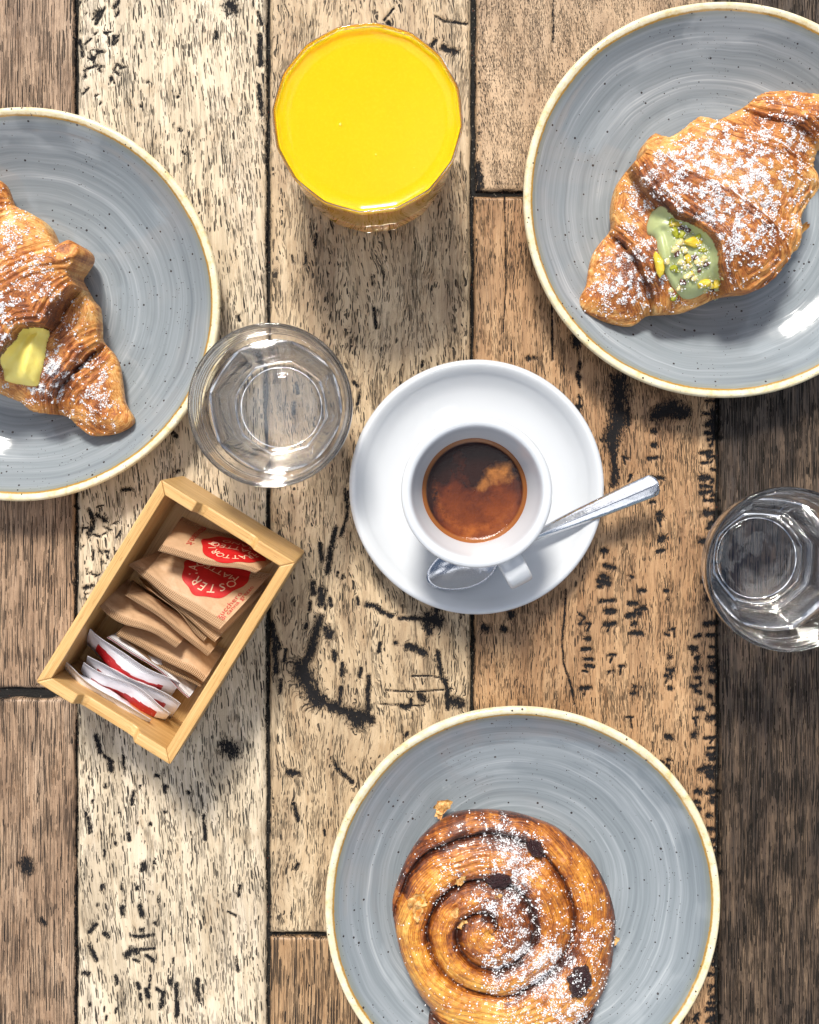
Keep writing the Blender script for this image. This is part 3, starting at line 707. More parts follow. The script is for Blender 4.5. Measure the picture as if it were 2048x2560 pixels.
nutp = [(680, 945, 18, 0, 1.3), (712, 965, 22, 1, 1.6), (745, 985, 14, 2, 1), (780, 1000, 15, 2, 1.2), (700, 1030, 22, 0, 1.2), (748, 1045, 26, 0, 1.1), (800, 1010, 16, 2, 1), (690, 1010, 15, 0, 1), (835, 1095, 34, 1, 1.4), (860, 1070, 20, 0, 1.5),
        (735, 1100, 24, 3, 1), (700, 1150, 26, 3, 1.1), (712, 1175, 18, 2, 1.2), (765, 1150, 22, 3, 1), (890, 1150, 16, 0, 1), (910, 1155, 12, 0, 1), (795, 1215, 22, 1, 1.4), (840, 1200, 18, 2, 1), (600, 1250, 34, 1, 2.0), (650, 1230, 18, 3, 1), (712, 1280, 24, 0, 1.2), (745, 1240, 20, 3, 1),
        (870, 1235, 24, 3, 1.2), (905, 1215, 20, 3, 1), (925, 1250, 16, 2, 1.3), (800, 1330, 20, 3, 1.3), (850, 1345, 20, 3, 1), (770, 1370, 18, 2, 1), (925, 1380, 32, 1, 1.1), (960, 1370, 24, 3, 1.2), (990, 1390, 22, 1, 1), (1030, 1365, 26, 1, 1.4), (1050, 1340, 16, 3, 1), (1010, 1410, 14, 2, 1),
        (700, 1420, 18, 3, 1), (760, 1405, 20, 3, 1.2), (830, 1310, 16, 1, 1), (880, 1290, 14, 2, 1), (730, 1465, 22, 0, 1.2), (950, 1420, 16, 3, 1), (770, 1270, 14, 3, 1), (820, 1260, 14, 3, 1)]
npts = []
for k, (a, b, s_, mi, lg) in enumerate(nutp):
    p = at(*zz([(a, b)])[0], .042) - o_r
    zs = float(surf_z(np.array([p.x]), np.array([p.y]), Xc, Yc, Zc)[0]); zs = max(zs, float(surf_z(np.array([p.x]), np.array([p.y]), X, Y, Z)[0]))
    sz = s_ * .3525 * PX * .93 * 1.45
    chunk('pistachio_piece', (p.x, p.y, zs + sz * .25), sz, NUTS[mi], cr_r, k + 50, ang=random.uniform(0, 3), long=lg); npts.append((p.x, p.y, zs + sz * .7))
rng = np.random.default_rng(4); NP = np.array(npts)[rng.integers(0, len(npts), 900)] + rng.normal(0, 1, (900, 3)) * [.0013, .0013, .0001]
sugar(cr_r, NP, np.ones(len(NP)), 650, .00015, .0005, 9)
# curled flake on the right side
def flake(name, loc, size, mat, parent, seed, ang=0, lg=1.0, curl=.35):
    rng = np.random.default_rng(seed); n = 9; u = np.linspace(-1, 1, n); Xf, Yf = np.meshgrid(u, u, indexing='ij')
    an_ = np.arctan2(Yf, Xf); rr = (1 + .14 * np.sin(3 * an_ + seed) + .09 * np.sin(7 * an_ + 2 * seed) + rng.normal(0, .05, Xf.shape)) / np.maximum(1, np.hypot(Xf, Yf) ** .8)
    Xg, Yg = Xf * rr * lg, Yf * rr * .7
    Zg = curl * (Xg ** 2) / lg + .25 * np.sin(3 * Xf + seed) * np.cos(2.5 * Yf) + rng.normal(0, .05, Xf.shape)
    V_ = np.stack([Xg, Yg, Zg], -1).reshape(-1, 3) * size
    V2 = V_.copy(); V2[:, 2] -= .0002; nn = n * n; Fa = grid_faces(n, n)
    ring = np.concatenate([np.arange(n), np.arange(1, n) * n + n - 1, (n - 1) * n + np.arange(n - 2, -1, -1), np.arange(n - 2, 0, -1) * n]); k = np.arange(len(ring)); k2 = (k + 1) % len(ring)
    F_ = np.concatenate([Fa, Fa[:, ::-1] + nn, np.stack([ring[k2], ring[k], ring[k] + nn, ring[k2] + nn], -1)])
    me = mesh_np(name, np.concatenate([V_, V2]), F_)
    o = link(name, me, mat, parent, loc); o.rotation_euler = (rng.uniform(-.2, .2), rng.uniform(-.2, .2), ang); return o
m = M('pastry_flake'); P = m.pos(); m.set('Base Color', m.ramp(m.noise(P, .6, 4), [(.3, srgb(150, 92, 40)), (.5, srgb(200, 150, 84)), (.7, srgb(226, 188, 126))])); m.set('Roughness', .5); m.set('Subsurface Weight', .2); m.set('Subsurface Scale', .0008); FLAKE = m.m
p = at(*zz([(1570, 1030)])[0], .02) - o_r; flake('flake', (p.x, p.y, .019), .0034, FLAKE, cr_r, 3, R(45), 1.9, .5)['label'] = 'curled flake peeling off the crust'

# left croissant -------------------------------------------------
o_l = at(55, 759, .0255); o_l.z = 0
z2 = lambda pts: zc(0, 430, .3155, pts)
out2 = [(-150, 10), (0, 65), (60, 130), (110, 260), (200, 310), (320, 370), (410, 450), (470, 580), (505, 625), (580, 600), (650, 592), (722, 640), (736, 705), (680, 800), (650, 850), (690, 930), (740, 1020), (790, 1080), (805, 1250), (812, 1340), (900, 1440), (945, 1540), (970, 1700), (990, 1830), (1060, 1950), (1065, 1985), (1000, 2040), (900, 2080), (750, 2095), (680, 2070), (600, 2000), (530, 1940), (400, 1920), (280, 1900), (200, 1830), (100, 1790), (0, 1740), (-150, 1650), (-350, 1450), (-480, 1200), (-540, 900), (-520, 600), (-450, 350), (-330, 120), (-250, 20)]
outl2 = smooth_poly(local(z2(out2), o_l, HC), 3)
lb2 = lambda pts, h=.034: smooth_poly(local(z2(pts), o_l, h), 3)
lobes2 = [
    (lb2([(790, 1320), (880, 1380), (1000, 1500), (1060, 1700), (1140, 1990), (1000, 2140), (750, 2180), (600, 2080), (420, 2000), (430, 1750), (560, 1600), (700, 1450)], .028), .0, .003, .42),
    (lb2([(560, 780), (700, 850), (850, 1060), (880, 1250), (815, 1345), (700, 1430), (560, 1590), (440, 1740), (400, 1990), (200, 1950), (0, 1830), (-200, 1700), (-100, 1500), (100, 1380), (400, 1200), (500, 1000)], .032), .0030, .0026, .42),
    (lb2([(-250, -40), (0, 0), (120, 100), (170, 260), (120, 340), (-100, 330), (-400, 400), (-480, 200)], .03), .001, .003, .36),
    (lb2([(-100, 285), (60, 265), (200, 290), (420, 400), (560, 600), (400, 700), (200, 780), (0, 890), (-300, 980), (-600, 900), (-600, 500), (-350, 330)], .038), .0045, .003, .54),
    (lb2([(660, 540), (770, 620), (770, 720), (680, 810), (590, 900), (520, 1010), (430, 1200), (380, 1250), (230, 1260), (130, 1400), (0, 1510), (-150, 1620), (-400, 1500), (-540, 1200), (-560, 1000), (-300, 930), (0, 850), (200, 750), (400, 660), (540, 600)], .042), .0100, .0036, .40),
]
cr_l = thing('croissant', 'sugar dusted croissant with a dollop of yellow custard on its side, at the left edge', 'croissant', (o_l.x, o_l.y, .0003))
body2, (X2, Y2, Z2, D2, V2, A2, Dv2) = build_pastry('crust', CROI, outl2, croissant_field(lobes2, outl2, FLOOR_Z, .034, .030, 14), FLOOR_Z, cr_l)
cust_poly = smooth_poly(local(z2([(25, 1560), (60, 1480), (130, 1400), (190, 1340), (235, 1255), (380, 1245), (410, 1290), (392, 1350), (362, 1540), (330, 1640), (290, 1700), (150, 1690), (40, 1665), (15, 1645)]), o_l, .036), 4)
inc = sdist(V2[:, 0], V2[:, 1], cust_poly)
sugar(cr_l, V2, sugar_weights(V2, A2, Dv2, 5) * (inc < -.0004), 22000, .0001, .00046, seed=3)
a1 = at(*z2([(330, 1270)])[0], .04) - o_l; b1 = at(*z2([(200, 1640)])[0], .04) - o_l
def rg2(X, Y):
    d = seg_dist(X, Y, np.array([[a1.x, a1.y], [b1.x, b1.y]]), closed=False); return .0022 * np.exp(-(d / .0022) ** 2)
cream('custard_filling', cust_poly, (X2, Y2, Z2), cr_l, CUST, .0062, .0075, 8, rg2)

# spiral pastry --------------------------------------------------
o_b = at(1306, 2262, .0255); o_b.z = 0
z3 = lambda pts: zc(960, 1990, .3478, pts)
out3 = [(640, 92), (780, 92), (940, 110), (1080, 150), (1230, 210), (1360, 310), (1480, 430), (1560, 560), (1620, 700), (1655, 860), (1650, 1010), (1630, 1180), (1590, 1340), (1530, 1480), (1440, 1620), (1300, 1720), (1100, 1800), (850, 1830), (600, 1810), (430, 1760), (330, 1660), (320, 1560), (335, 1500), (270, 1420), (190, 1280), (120, 1100), (75, 900), (60, 740), (95, 600), (160, 440), (250, 300), (380, 180), (500, 115)]
HS = .016
outl3 = smooth_poly(local(z3(out3), o_b, HS), 3)
gph = np.array([-450, -360, -270, -180, -90, 0, 90, 180, 270, 360, 450, 540, 630, 720, 800]); gr = np.array([1500, 1300, 1060, 860, 640, 660, 610, 485, 440, 350, 335, 288, 235, 110, 20]) * .3478 * PX * .95
gph = gph.astype(float)
cc = at(*z3([(760, 960)])[0], .030) - o_b
def swirl_field(X, Y, D):
    dx, dy = X - cc.x, Y - cc.y; r = np.hypot(dx, dy) + (fbm(X * 60, Y * 60, 3, 5) - .5) * .0022
    th = np.degrees(np.arctan2(dx, dy)) % 360           # clockwise from up
    G = []
    for k in (-2, -1, 0, 1, 2):
        ph = th + 360 * k; g = np.interp(ph, gph, gr, left=9, right=0); G.append(g)
    G = np.stack(G)                                     # decreasing radii
    gi = np.where(G <= r, G, -1).max(0); go = np.where(G > r, G, 99).min(0); gi = np.maximum(gi, 0)
    go_ = np.minimum(go, r + D + .001)
    t = np.clip((r - gi) / np.maximum(go_ - gi, 1e-5), 0, 1)
    coil = np.sin(np.pi * np.clip(t, 0, 1) ** .85); coil = np.clip(coil, 0, 1) ** .42
    E = np.sqrt(np.clip(1 - (1 - np.clip(D / .012, 0, 1)) ** 2, 0, 1))
    dome = .0235 + .008 * np.exp(-(r / .03) ** 2)
    Z = FLOOR_Z + dome * E - .0075 * (1 - coil) * E
    fib = (r - gi) * 1000 + gi * 300; edge = .5 + .5 * (1 - coil)
    Z += .00022 * np.sin((r - gi) * 1000 * 2.2 + 9 * fbm(X * 60, Y * 60, 2, 3)) * E
    Z += (fbm(X * 80, Y * 80, 3, 18) - .5) * .0026 * E + (fbm(X * 300, Y * 300, 3, 19) - .5) * .0012 * E
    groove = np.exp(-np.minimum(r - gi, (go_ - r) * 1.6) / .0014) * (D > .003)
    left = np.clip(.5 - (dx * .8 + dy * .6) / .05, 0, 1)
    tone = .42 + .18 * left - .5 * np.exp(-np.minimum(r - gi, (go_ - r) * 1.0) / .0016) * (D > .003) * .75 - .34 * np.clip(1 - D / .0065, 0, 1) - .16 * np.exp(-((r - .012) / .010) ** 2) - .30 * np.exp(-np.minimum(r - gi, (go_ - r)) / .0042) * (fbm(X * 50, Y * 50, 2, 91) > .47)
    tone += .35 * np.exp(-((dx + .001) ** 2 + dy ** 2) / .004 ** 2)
    band = np.exp(-((dx * .9 + dy * .25 - .018) / .016) ** 2) * np.clip((r - .002) / .01, .3, 1)
    dn = fbm(X * 40, Y * 40, 3, 44)
    sug = np.clip(band * 1.15 + (dn - .60) * 2.0, 0.0, 1) * np.clip(D / .003, 0, 1) * np.clip((dx + .03) / .015, 0.06, 1)
    al = th * .5
    return Z, dict(fib=fib, edge=edge, tone=tone, sugar=sug, along=al)
sw = thing('raisin_pastry', 'round spiral pastry with raisins, caramel crust and icing sugar', 'pastry', (o_b.x, o_b.y, .0003))
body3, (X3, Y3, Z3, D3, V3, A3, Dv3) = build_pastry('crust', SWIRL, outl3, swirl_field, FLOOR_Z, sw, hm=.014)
sugar(sw, V3, np.clip((fbm(V3[:, 0] * 420, V3[:, 1] * 420, 2, 6) - .42) * 6, 0, 1) * (A3['sugar'] ** 1.3 + .03) * (Dv3 > .003) + 1e-9, 15000, .0001, .00045, seed=6)
m = M('raisin_skin'); P = m.pos(); m.set('Base Color', m.mix(m.noise(P, .4, 3), srgb(34, 20, 22), srgb(74, 46, 48))); m.set('Roughness', .2); m.bump(m.noise(m.vmath('MULTIPLY', P, (.9, .4, .9)), 1, 5, .75), .0022, 1); RAISIN = m.m
def raisin(px, py, lx, ly, ang, dz, seed):
    p = at(*z3([(px, py)])[0], .03) - o_b; zs = float(surf_z(np.array([p.x]), np.array([p.y]), X3, Y3, Z3)[0])
    bm = bmesh.new(); bmesh.ops.create_icosphere(bm, subdivisions=5, radius=1)
    for v in bm.verts:
        d = v.co.normalized(); k = 1 - .13 * abs(math.sin(4.2 * d.x + 1.7 * d.y + seed + 1.2 * math.sin(3 * d.y))) ** .5 + .10 * math.sin(7 * d.x + seed) * math.sin(5 * d.y + 2) + .06 * math.sin(13 * d.y + 3 * d.z) - .05 * math.sin(11 * d.x * d.y)
        v.co = Vector((d.x * lx, d.y * ly, d.z * min(lx, ly) * .8)) * k
    me = bpy.data.meshes.new('raisin'); bm.to_mesh(me); bm.free(); o = link('raisin', me, RAISIN, sw, (p.x, p.y, zs + dz)); o.rotation_euler.z = ang; return (p.x, p.y, zs + dz), lx
raisin(825, 600, .0062, .0040, 0, .0012, 1)
rc, _ = raisin(1405, 1325, .0084, .0058, R(68), .0004, 2)
raisin(1095, 385, .0056, .0036, R(-55), .0012, 3)
rng = np.random.default_rng(14); k = 260; rp = np.stack([rc[0] + rng.normal(-.001, .0022, k), rc[1] + rng.normal(.001, .0034, k), np.zeros(k)], -1)
q = 1 - ((rp[:, 0] - rc[0]) / .0052) ** 2 - ((rp[:, 1] - rc[1]) / .0078) ** 2; rp = rp[q > .1]; q = q[q > .1]; rp[:, 2] = rc[2] + .0040 * np.sqrt(q)
sugar(sw, rp, np.ones(len(rp)), 150, .00015, .00045, 5)
for k, (a, b, s_, an) in enumerate([(430, 115, .0042, .5), (405, 165, .0026, 1.2), (100, 590, .0044, 1.0), (240, 725, .0044, .2), (240, 800, .0034, 1.5), (570, 890, .0034, -.2), (548, 580, .0026, .8), (508, 792, .0022, 1.2), (1668, 1110, .003, .9), (1520, 620, .0022, .3), (765, 608, .0026, .7), (815, 680, .0016, .3)]):
    p = at(*z3([(a, b)])[0], .026) - o_b; d_ = float(surf_z(np.array([p.x]), np.array([p.y]), X3, Y3, Z3)[0])
    if a == 430 or a == 405 or a == 1668: d_ = .016
    flake('flake', (p.x, p.y, d_ + s_ * .15), s_, FLAKE, sw, k + 20, an, 1.1, .3)

# ------------------------------------------------------------------ glass
m = M('clear_glass'); m.set('Base Color', (1, 1, 1)); m.set('Transmission Weight', 1); m.set('IOR', 1.47); m.set('Roughness', 0.0); GLASS = m.m
m = M('water'); m.set('Base Color', (1, 1, 1)); m.set('Transmission Weight', 1); m.set('IOR', 1.33); m.set('Roughness', 0.0); WATER = m.m
def polyf(th, n, amt, ph=0.0):
    """radius factor that blends a circle into an n-gon"""
    a = (th + ph) % (2 * np.pi / n) - np.pi / n
    f = np.cos(np.pi / n) / np.cos(a); return 1 + amt * (f - 1)
def water_glass(cx, cy, ph, label):
    H = .064; ZS = H / .082; k = (1 - H / CAMH); c = at(cx, cy, H)
    t = thing('water_glass', label, 'glass', (c.x, c.y, .0004), 'small glasses of water')
    Ro = 207 * PX * k
    # (r, z, facet amount, facets)
    outer = [(.6, 0.0, 0), (.66, .0006, .3), (.70, .003, .8), (.735, .010, 1), (.80, .028, 1), (.855, .044, .8), (.885, .050, .35), (.91, .054, .0), (.95, .064, 0), (.985, .076, 0), (.998, .0806, 0), (.992, .0818, 0), (.965, .082, 0), (.945, .0812, 0), (.936, .0790, 0)]
    inner = [(.915, .068, 0), (.865, .056, 0), (.835, .050, .5), (.80, .044, 1), (.745, .030, 1), (.69, .018, 1), (.655, .0135, 1), (.60, .0105, .7), (.48, .0095, .2), (.25, .0091, 0), (0.001, .0090, 0)]
    outer = [(r * (.90 + .10 * min(1, z / .05)), z * ZS, f) for r, z, f in outer]; outer = [p for p in outer if not (.0435 < p[1] < .061)]
    iz = next(i for i, p in enumerate(outer) if p[1] > .061); outer[iz:iz] = [(.93 + .065 * q / 9 + (.006 if q % 2 else -.003), .0445 + .0155 * q / 9, 0) for q in range(10)]; inner = [(r, z * ZS, f) for r, z, f in inner]
    bot = [(0.001, .0018, 0), (.3, .0015, 0), (.52, .0006, 0)]
    prof = bot + outer + inner; seg = 192; th = np.linspace(0, 2 * np.pi, seg, endpoint=False); V = []
    P_ = smooth_poly(np.array(prof), 3, closed=False)
    for r, z, f in P_:
        f = np.clip(f, 0, 1); rr = max(r, .0005) * Ro * polyf(th, 8, f * .6, ph)
        V.append(np.stack([rr * np.cos(th), rr * np.sin(th), np.full(seg, z)], -1))
    F = grid_faces(len(P_), seg, True)[:, ::-1]
    link('tumbler', mesh_np('tumbler', np.concatenate(V), F), GLASS, t)
    wp = [(0.001, .0521 * ZS), (.6, .0520 * ZS), (.80, .0521 * ZS), (.835, .0524 * ZS), (.847, .0528 * ZS)]
    ins = [(r * 1.004, z - .00004, f) for r, z, f in inner if z < .052 * ZS]
    Wf = [(r, z, 0) for r, z in wp] + [(.843, .0518 * ZS, .1)] + [(r, z, f) for r, z, f in smooth_poly(np.array(ins), 3, closed=False)]
    V = []
    for r, z, f in Wf:
        rr = max(r, .0005) * Ro * polyf(th, 8, np.clip(f, 0, 1) * .6, ph); V.append(np.stack([rr * np.cos(th), rr * np.sin(th), np.full(seg, z)], -1))
    link('water', mesh_np('water', np.concatenate(V), grid_faces(len(Wf), seg, True)), WATER, t)
    return t
water_glass(675, 1013, .2, 'clear glass of water standing on the cream planks beside the sugar box')
water_glass(1972, 1424, .5, 'clear glass of water standing on the dark plank at the right edge')

def juice_glass(cx, cy):
    H = .080; k = 1 - H / CAMH; c = at(cx, cy, H)
    t = thing('juice_glass', 'faceted tumbler filled to the brim with orange juice', 'glass', (c.x, c.y, .0004))
    Ro = 240 * PX * k; n = 16
    outer = [(.72, .0002, .3), (.85, .0006, .6), (.905, .004, 1), (.925, .012, 1), (.95, .030, 1), (.975, .052, 1), (.985, .068, 1), (1.0, .0785, 1), (.998, .0797, 1), (.985, .080, 1), (.974, .0795, 1), (.970, .0785, 1)]
    inner = [(.955, .070, 1), (.925, .056, 1), (.84, .042, 1), (.76, .032, .8), (.68, .0255, .5), (.5, .0235, 0), (.001, .023, 0)]
    bot = [(.001, .002, 0), (.4, .0016, 0), (.6, .0006, .2)]
    seg = 192; th = np.linspace(0, 2 * np.pi, seg, endpoint=False); ph = .08
    P_ = smooth_poly(np.array(bot + outer + inner), 3, closed=False); V = []
    for r, z, f in P_:
        rr = max(r, .0005) * Ro * polyf(th, n, np.clip(f, 0, 1) * .75, ph); V.append(np.stack([rr * np.cos(th), rr * np.sin(th), np.full(seg, z)], -1))
    link('tumbler', mesh_np('tumbler', np.concatenate(V), grid_faces(len(P_), seg, True)[:, ::-1]), GLASS, t)
    top = [(.001, .0762), (.8, .0762), (.93, .0763), (.955, .0768), (.9705, .0776)]; ins = [(r * 1.003, z, f) for r, z, f in inner]
    Wf = [(r, z, 1.0 if r > .9 else 0) for r, z in top] + [(.9668, .0755, 1)] + [(a, b, c_) for a, b, c_ in smooth_poly(np.array(ins), 3, closed=False)]
    V = []
    for r, z, f in Wf:
        rr = max(r, .0005) * Ro * polyf(th, n, np.clip(f, 0, 1) * .75, ph); V.append(np.stack([rr * np.cos(th), rr * np.sin(th), np.full(seg, z)], -1))
    m = M('orange_juice'); P = m.pos(); nn = m.noise(P, .03, 3)
    fz = m.noise(P, .9, 4, .75); m.set('Base Color', m.mix(m.math('MULTIPLY', m.step(fz, .45, .7), .5), m.mix(nn, (.84, .45, .002), (.88, .50, .003)), (.90, .55, .014))); m.set('Roughness', .12); m.set('Subsurface Weight', .85); m.set('Subsurface Radius', (1, .7, .12)); m.set('Subsurface Scale', .012); m.set('IOR', 1.34)
    m.bump(m.noise(P, .3, 2), .0001, .3)
    link('juice', mesh_np('juice', np.concatenate(V), grid_faces(len(Wf), seg, True)), m.m, t)
    # tiny froth bubbles
    m2 = M('froth'); m2.set('Base Color', (.95, .62, .05)); m2.set('Roughness', .2)
    for (px, py, r) in ((851, 312, .0007), (940, 387, .0005), (1035, 420, .0003)):
        p = at(px, py, .0765) - c; p.z = .0764
        bm = bmesh.new(); bmesh.ops.create_uvsphere(bm, u_segments=12, v_segments=6, radius=r)
        for v in bm.verts: v.co.z *= .35
        me = bpy.data.meshes.new('bubble'); bm.to_mesh(me); bm.free(); link('bubble', me, m2.m, t, p)
juice_glass(920, 295)

# ------------------------------------------------------------------ saucer, cup, spoon
m = M('white_porcelain'); P = m.pos(); m.set('Base Color', (.57, .59, .615)); m.set('Roughness', .10); m.set('Specular IOR Level', .5)
m.set('Coat Weight', .3); m.set('Coat Roughness', .03); m.bump(m.noise(P, .06, 2), .0003, .3); PORC = m.m
cs = at(1191, 1217, .016)
Rs = 317 * PX * (1 - .015 / CAMH)
prof = [(0.0001, .0052), (.018, .0052), (.0205, .0054), (.0225, .0066), (.030, .0069), (.040, .0080), (.048, .0104), (.0535, .0142), (.0560, .0168), (.0580, .0186), (.0596, .0194), (Rs - .0008, .0190), (Rs, .0178), (Rs - .0004, .0166), (.0600, .0150), (.052, .0106), (.042, .0064), (.036, .0040), (.0345, .0008), (.0335, .0002), (.032, .0006), (.031, .0030), (.02, .0028), (.0001, .0028)]
V, F, _ = lathe('saucer', spline(prof, 4), 192)
sau = link('saucer', mesh_np('saucer', V, F[:, ::-1]), PORC, None, (cs.x, cs.y, .0003)); tag(sau, 'round white porcelain saucer under the espresso cup', 'saucer')
cc2 = at(1192, 1231, .063); base_c = Vector((cs.x, cs.y, 0))
cup = thing('espresso_cup', 'small white cup of espresso with brown crema on the saucer', 'cup', (cc2.x, cc2.y, .0056))
Rc = 188 * PX * (1 - .060 / CAMH)
outer = [(.0001, .0022), (.013, .0022), (.0150, .0002), (.0175, .0), (.0185, .0012), (.0190, .004), (.0215, .010), (.0255, .020), (.0285, .032), (.0305, .043), (.0320, .050), (.0332, .0540), (Rc, .0570), (Rc - .0004, .0585), (Rc - .0018, .0592), (Rc - .0036, .0588), (.0292, .0570), (.0278, .052), (.0260, .0462), (.0241, .040), (.0220, .030), (.018, .016), (.010, .0085), (.0001, .0078)]
V, F, _ = lathe('cup', spline(outer, 4), 160)
link('cup_body', mesh_np('cup_body', V, F[:, ::-1]), PORC, cup)
# coffee
m = M('espresso_crema'); P = m.pos(); x, y, z = m.sep(P)
wp = m.vmath('ADD', P, m.vmath('SCALE', m.vmath('SUBTRACT', m.noise(P, .14, 5, .6, col=True), (.5, .5, .5)), 15.0))
rr = m.vmath('LENGTH', m.vmath('MULTIPLY', P, (1, 1, 0)))
n = m.noise(wp, .055, 3, .5)
t = m.math('ADD', n, m.math('MULTIPLY', y, -.012)); t = m.math('ADD', t, m.math('MULTIPLY', x, .003))
t = m.math('ADD', t, m.math('MULTIPLY', m.step(rr, 17.5, 23), -.12))
col = m.ramp(t, [(.38, srgb(36, 13, 6)), (.54, srgb(74, 29, 9)), (.70, srgb(108, 49, 14)), (.9, srgb(146, 78, 26))])
def blob(cx, cy, r):
    d = m.vmath('DISTANCE', m.vmath('MULTIPLY', wp, (1, 1, 0)), (cx, cy, 0)); return m.math('SUBTRACT', 1.0, m.step(d, r * .15, r * 1.5))
bl = m.math('MAXIMUM', m.math('MAXIMUM', blob(13.5, 8.5, 4.4), blob(9, 6.4, 3.6)), m.math('MULTIPLY', blob(4.2, 2.6, 3.4), .85))
col = m.mix(m.math('MULTIPLY', bl, m.math('MULTIPLY_ADD', m.noise(P, .6, 4, .7), .9, .25, clamp=True)), col, srgb(170, 108, 50))
arc = m.math('MULTIPLY', m.math('MULTIPLY', m.step(rr, 15, 17.5), m.math('SUBTRACT', 1.0, m.step(rr, 18, 20.5))), m.step(m.math('ADD', m.math('MULTIPLY', x, -.6), m.math('MULTIPLY', y, -1.0)), 4, 14))
col = m.mix(m.math('MULTIPLY', arc, m.math('MULTIPLY', m.step(m.noise(P, .5, 4, .7), .35, .65), .45)), col, srgb(150, 80, 26))
col = m.mix(m.math('MULTIPLY', m.step(rr, 22.0, 23.0), .7), col, srgb(150, 92, 44))
m.set('Base Color', col); m.set('Roughness', .13); m.set('Specular IOR Level', .36)
m.bump(m.noise(P, 1.1, 3, .6), .00018, .8)
prof = [(.0001, .0388), (.012, .0389), (.019, .0391), (.0222, .0395), (.0236, .0403), (.0246, .0408), (.0236, .038), (.0001, .038)]
V, F, _ = lathe('coffee', spline(prof, 3), 128); link('espresso', mesh_np('espresso', V, F[:, ::-1]), m.m, cup)
# handle: flat band loop
hd = (at(1300, 1450, .045) - Vector((cc2.x, cc2.y, .045))); hd.z = 0; hd.normalize(); hs = Vector((-hd.y, hd.x, 0))
path = spline([(.028, .0475), (.036, .0490), (.0425, .0480), (.0465, .0430), (.0455, .034), (.040, .025), (.032, .0175), (.0235, .0135)], 6)
V = []; ns = 20; n = len(path)
for i, (r, z) in enumerate(path):
    a = Vector(path[max(i - 1, 0)]); b = Vector(path[min(i + 1, n - 1)]); tn = (b - a).normalized(); nr = Vector((-tn.y, tn.x))
    for k in range(ns):
        t_ = 2 * math.pi * k / ns; e = .35
        cw = abs(math.cos(t_)) ** e * math.copysign(1, math.cos(t_)) * .0058; ch = abs(math.sin(t_)) ** .6 * math.copysign(1, math.sin(t_)) * .0019
        rr_ = r + nr.x * ch; zz_ = z + nr.y * ch; V.append(hd * rr_ + hs * cw + Vector((0, 0, zz_)))
link('handle', mesh_np('handle', np.array([tuple(v) for v in V]), grid_faces(n, ns, True)), PORC, cup)

m = M('polished_steel'); P = m.pos(); m.set('Metallic', 1); m.set('Base Color', (.60, .61, .64))
m.set('Roughness', m.math('MULTIPLY_ADD', m.noise(P, .5, 4), .14, .13)); m.bump(m.noise(m.vmath('MULTIPLY', P, (.4, .4, .4)), 1, 3), .0003, .35); STEEL = m.m
spoon = thing('teaspoon', 'steel teaspoon lying on the saucer behind the cup with its handle over the rim', 'spoon', (cs.x, cs.y, 0))
o_s = Vector((cs.x, cs.y, 0))
pts = [(at(1236, 1388, .0155), 16), (at(1290, 1362, .0155), 17), (at(1345, 1337, .0165), 24), (at(1420, 1304, .0185), 38), (at(1500, 1270, .0215), 47), (at(1570, 1240, .0235), 53), (at(1620, 1219, .0245), 56), (at(1636, 1212, .0245), 54), (at(1644, 1209, .0243), 40)]
cl = smooth_poly(np.array([[*(p - o_s), w_] for p, w_ in pts]), 5, closed=False); V = []; n = len(cl)
for i, (x, y, z, w_) in enumerate(cl):
    a = Vector(cl[max(i - 1, 0)][:3]); b = Vector(cl[min(i + 1, n - 1)][:3]); tn = (b - a).normalized(); sd_ = Vector((-tn.y, tn.x, 0)).normalized(); up = sd_.cross(tn) * -1
    if up.z < 0: up = -up
    hw = w_ * PX * .5 * .97; c = Vector((x, y, z))
    for (u, h) in ((-1, -.0004), (-.97, .0), (-.5, .0009), (-.12, .0016), (0, .0018), (.12, .0016), (.5, .0009), (.97, .0), (1, -.0004), (.9, -.0010), (.3, -.0004), (0, -.0002), (-.3, -.0004), (-.9, -.0010)):
        V.append(c + sd_ * (u * hw) + up * h)
F = [tuple(f) for f in grid_faces(n, 14, True)] + [tuple(range(14)), tuple(range((n - 1) * 14, n * 14))[::-1]]
link('handle', mesh_py('handle', V, F), STEEL, spoon)
bc = at(1155, 1416, .0125) - o_s; ba = at(1240, 1385, .012) - at(1155, 1416, .0125); ang = math.atan2(ba.y, ba.x)
Lb, Wb = .0182, .0105; V = []; nu, nv = 12, 48
for s_ in (0, 1):
    for i in range(nu + 1):
        r = i / nu
        for k in range(nv):
            t_ = 2 * math.pi * k / nv; taper = 1 + .12 * math.cos(t_)
            zz_ = -.0042 * (1 - r * r) - s_ * .0007 * (1 if r < 1 else .6); V.append((r * Lb * math.cos(t_), r * Wb * math.sin(t_) * taper, zz_))
V = np.array(V); Fa = grid_faces(nu + 1, nv, True); nn = (nu + 1) * nv
rim = np.arange(nv) + nu * nv; r2 = (np.arange(nv) + 1) % nv + nu * nv
F = np.concatenate([Fa, Fa[:, ::-1] + nn, np.stack([rim, rim + nn, r2 + nn, r2], -1)])
bo = link('bowl', mesh_np('bowl', V, F), STEEL, spoon, bc + Vector((0, 0, .0035))); bo.rotation_euler = (R(-3), 0, ang)

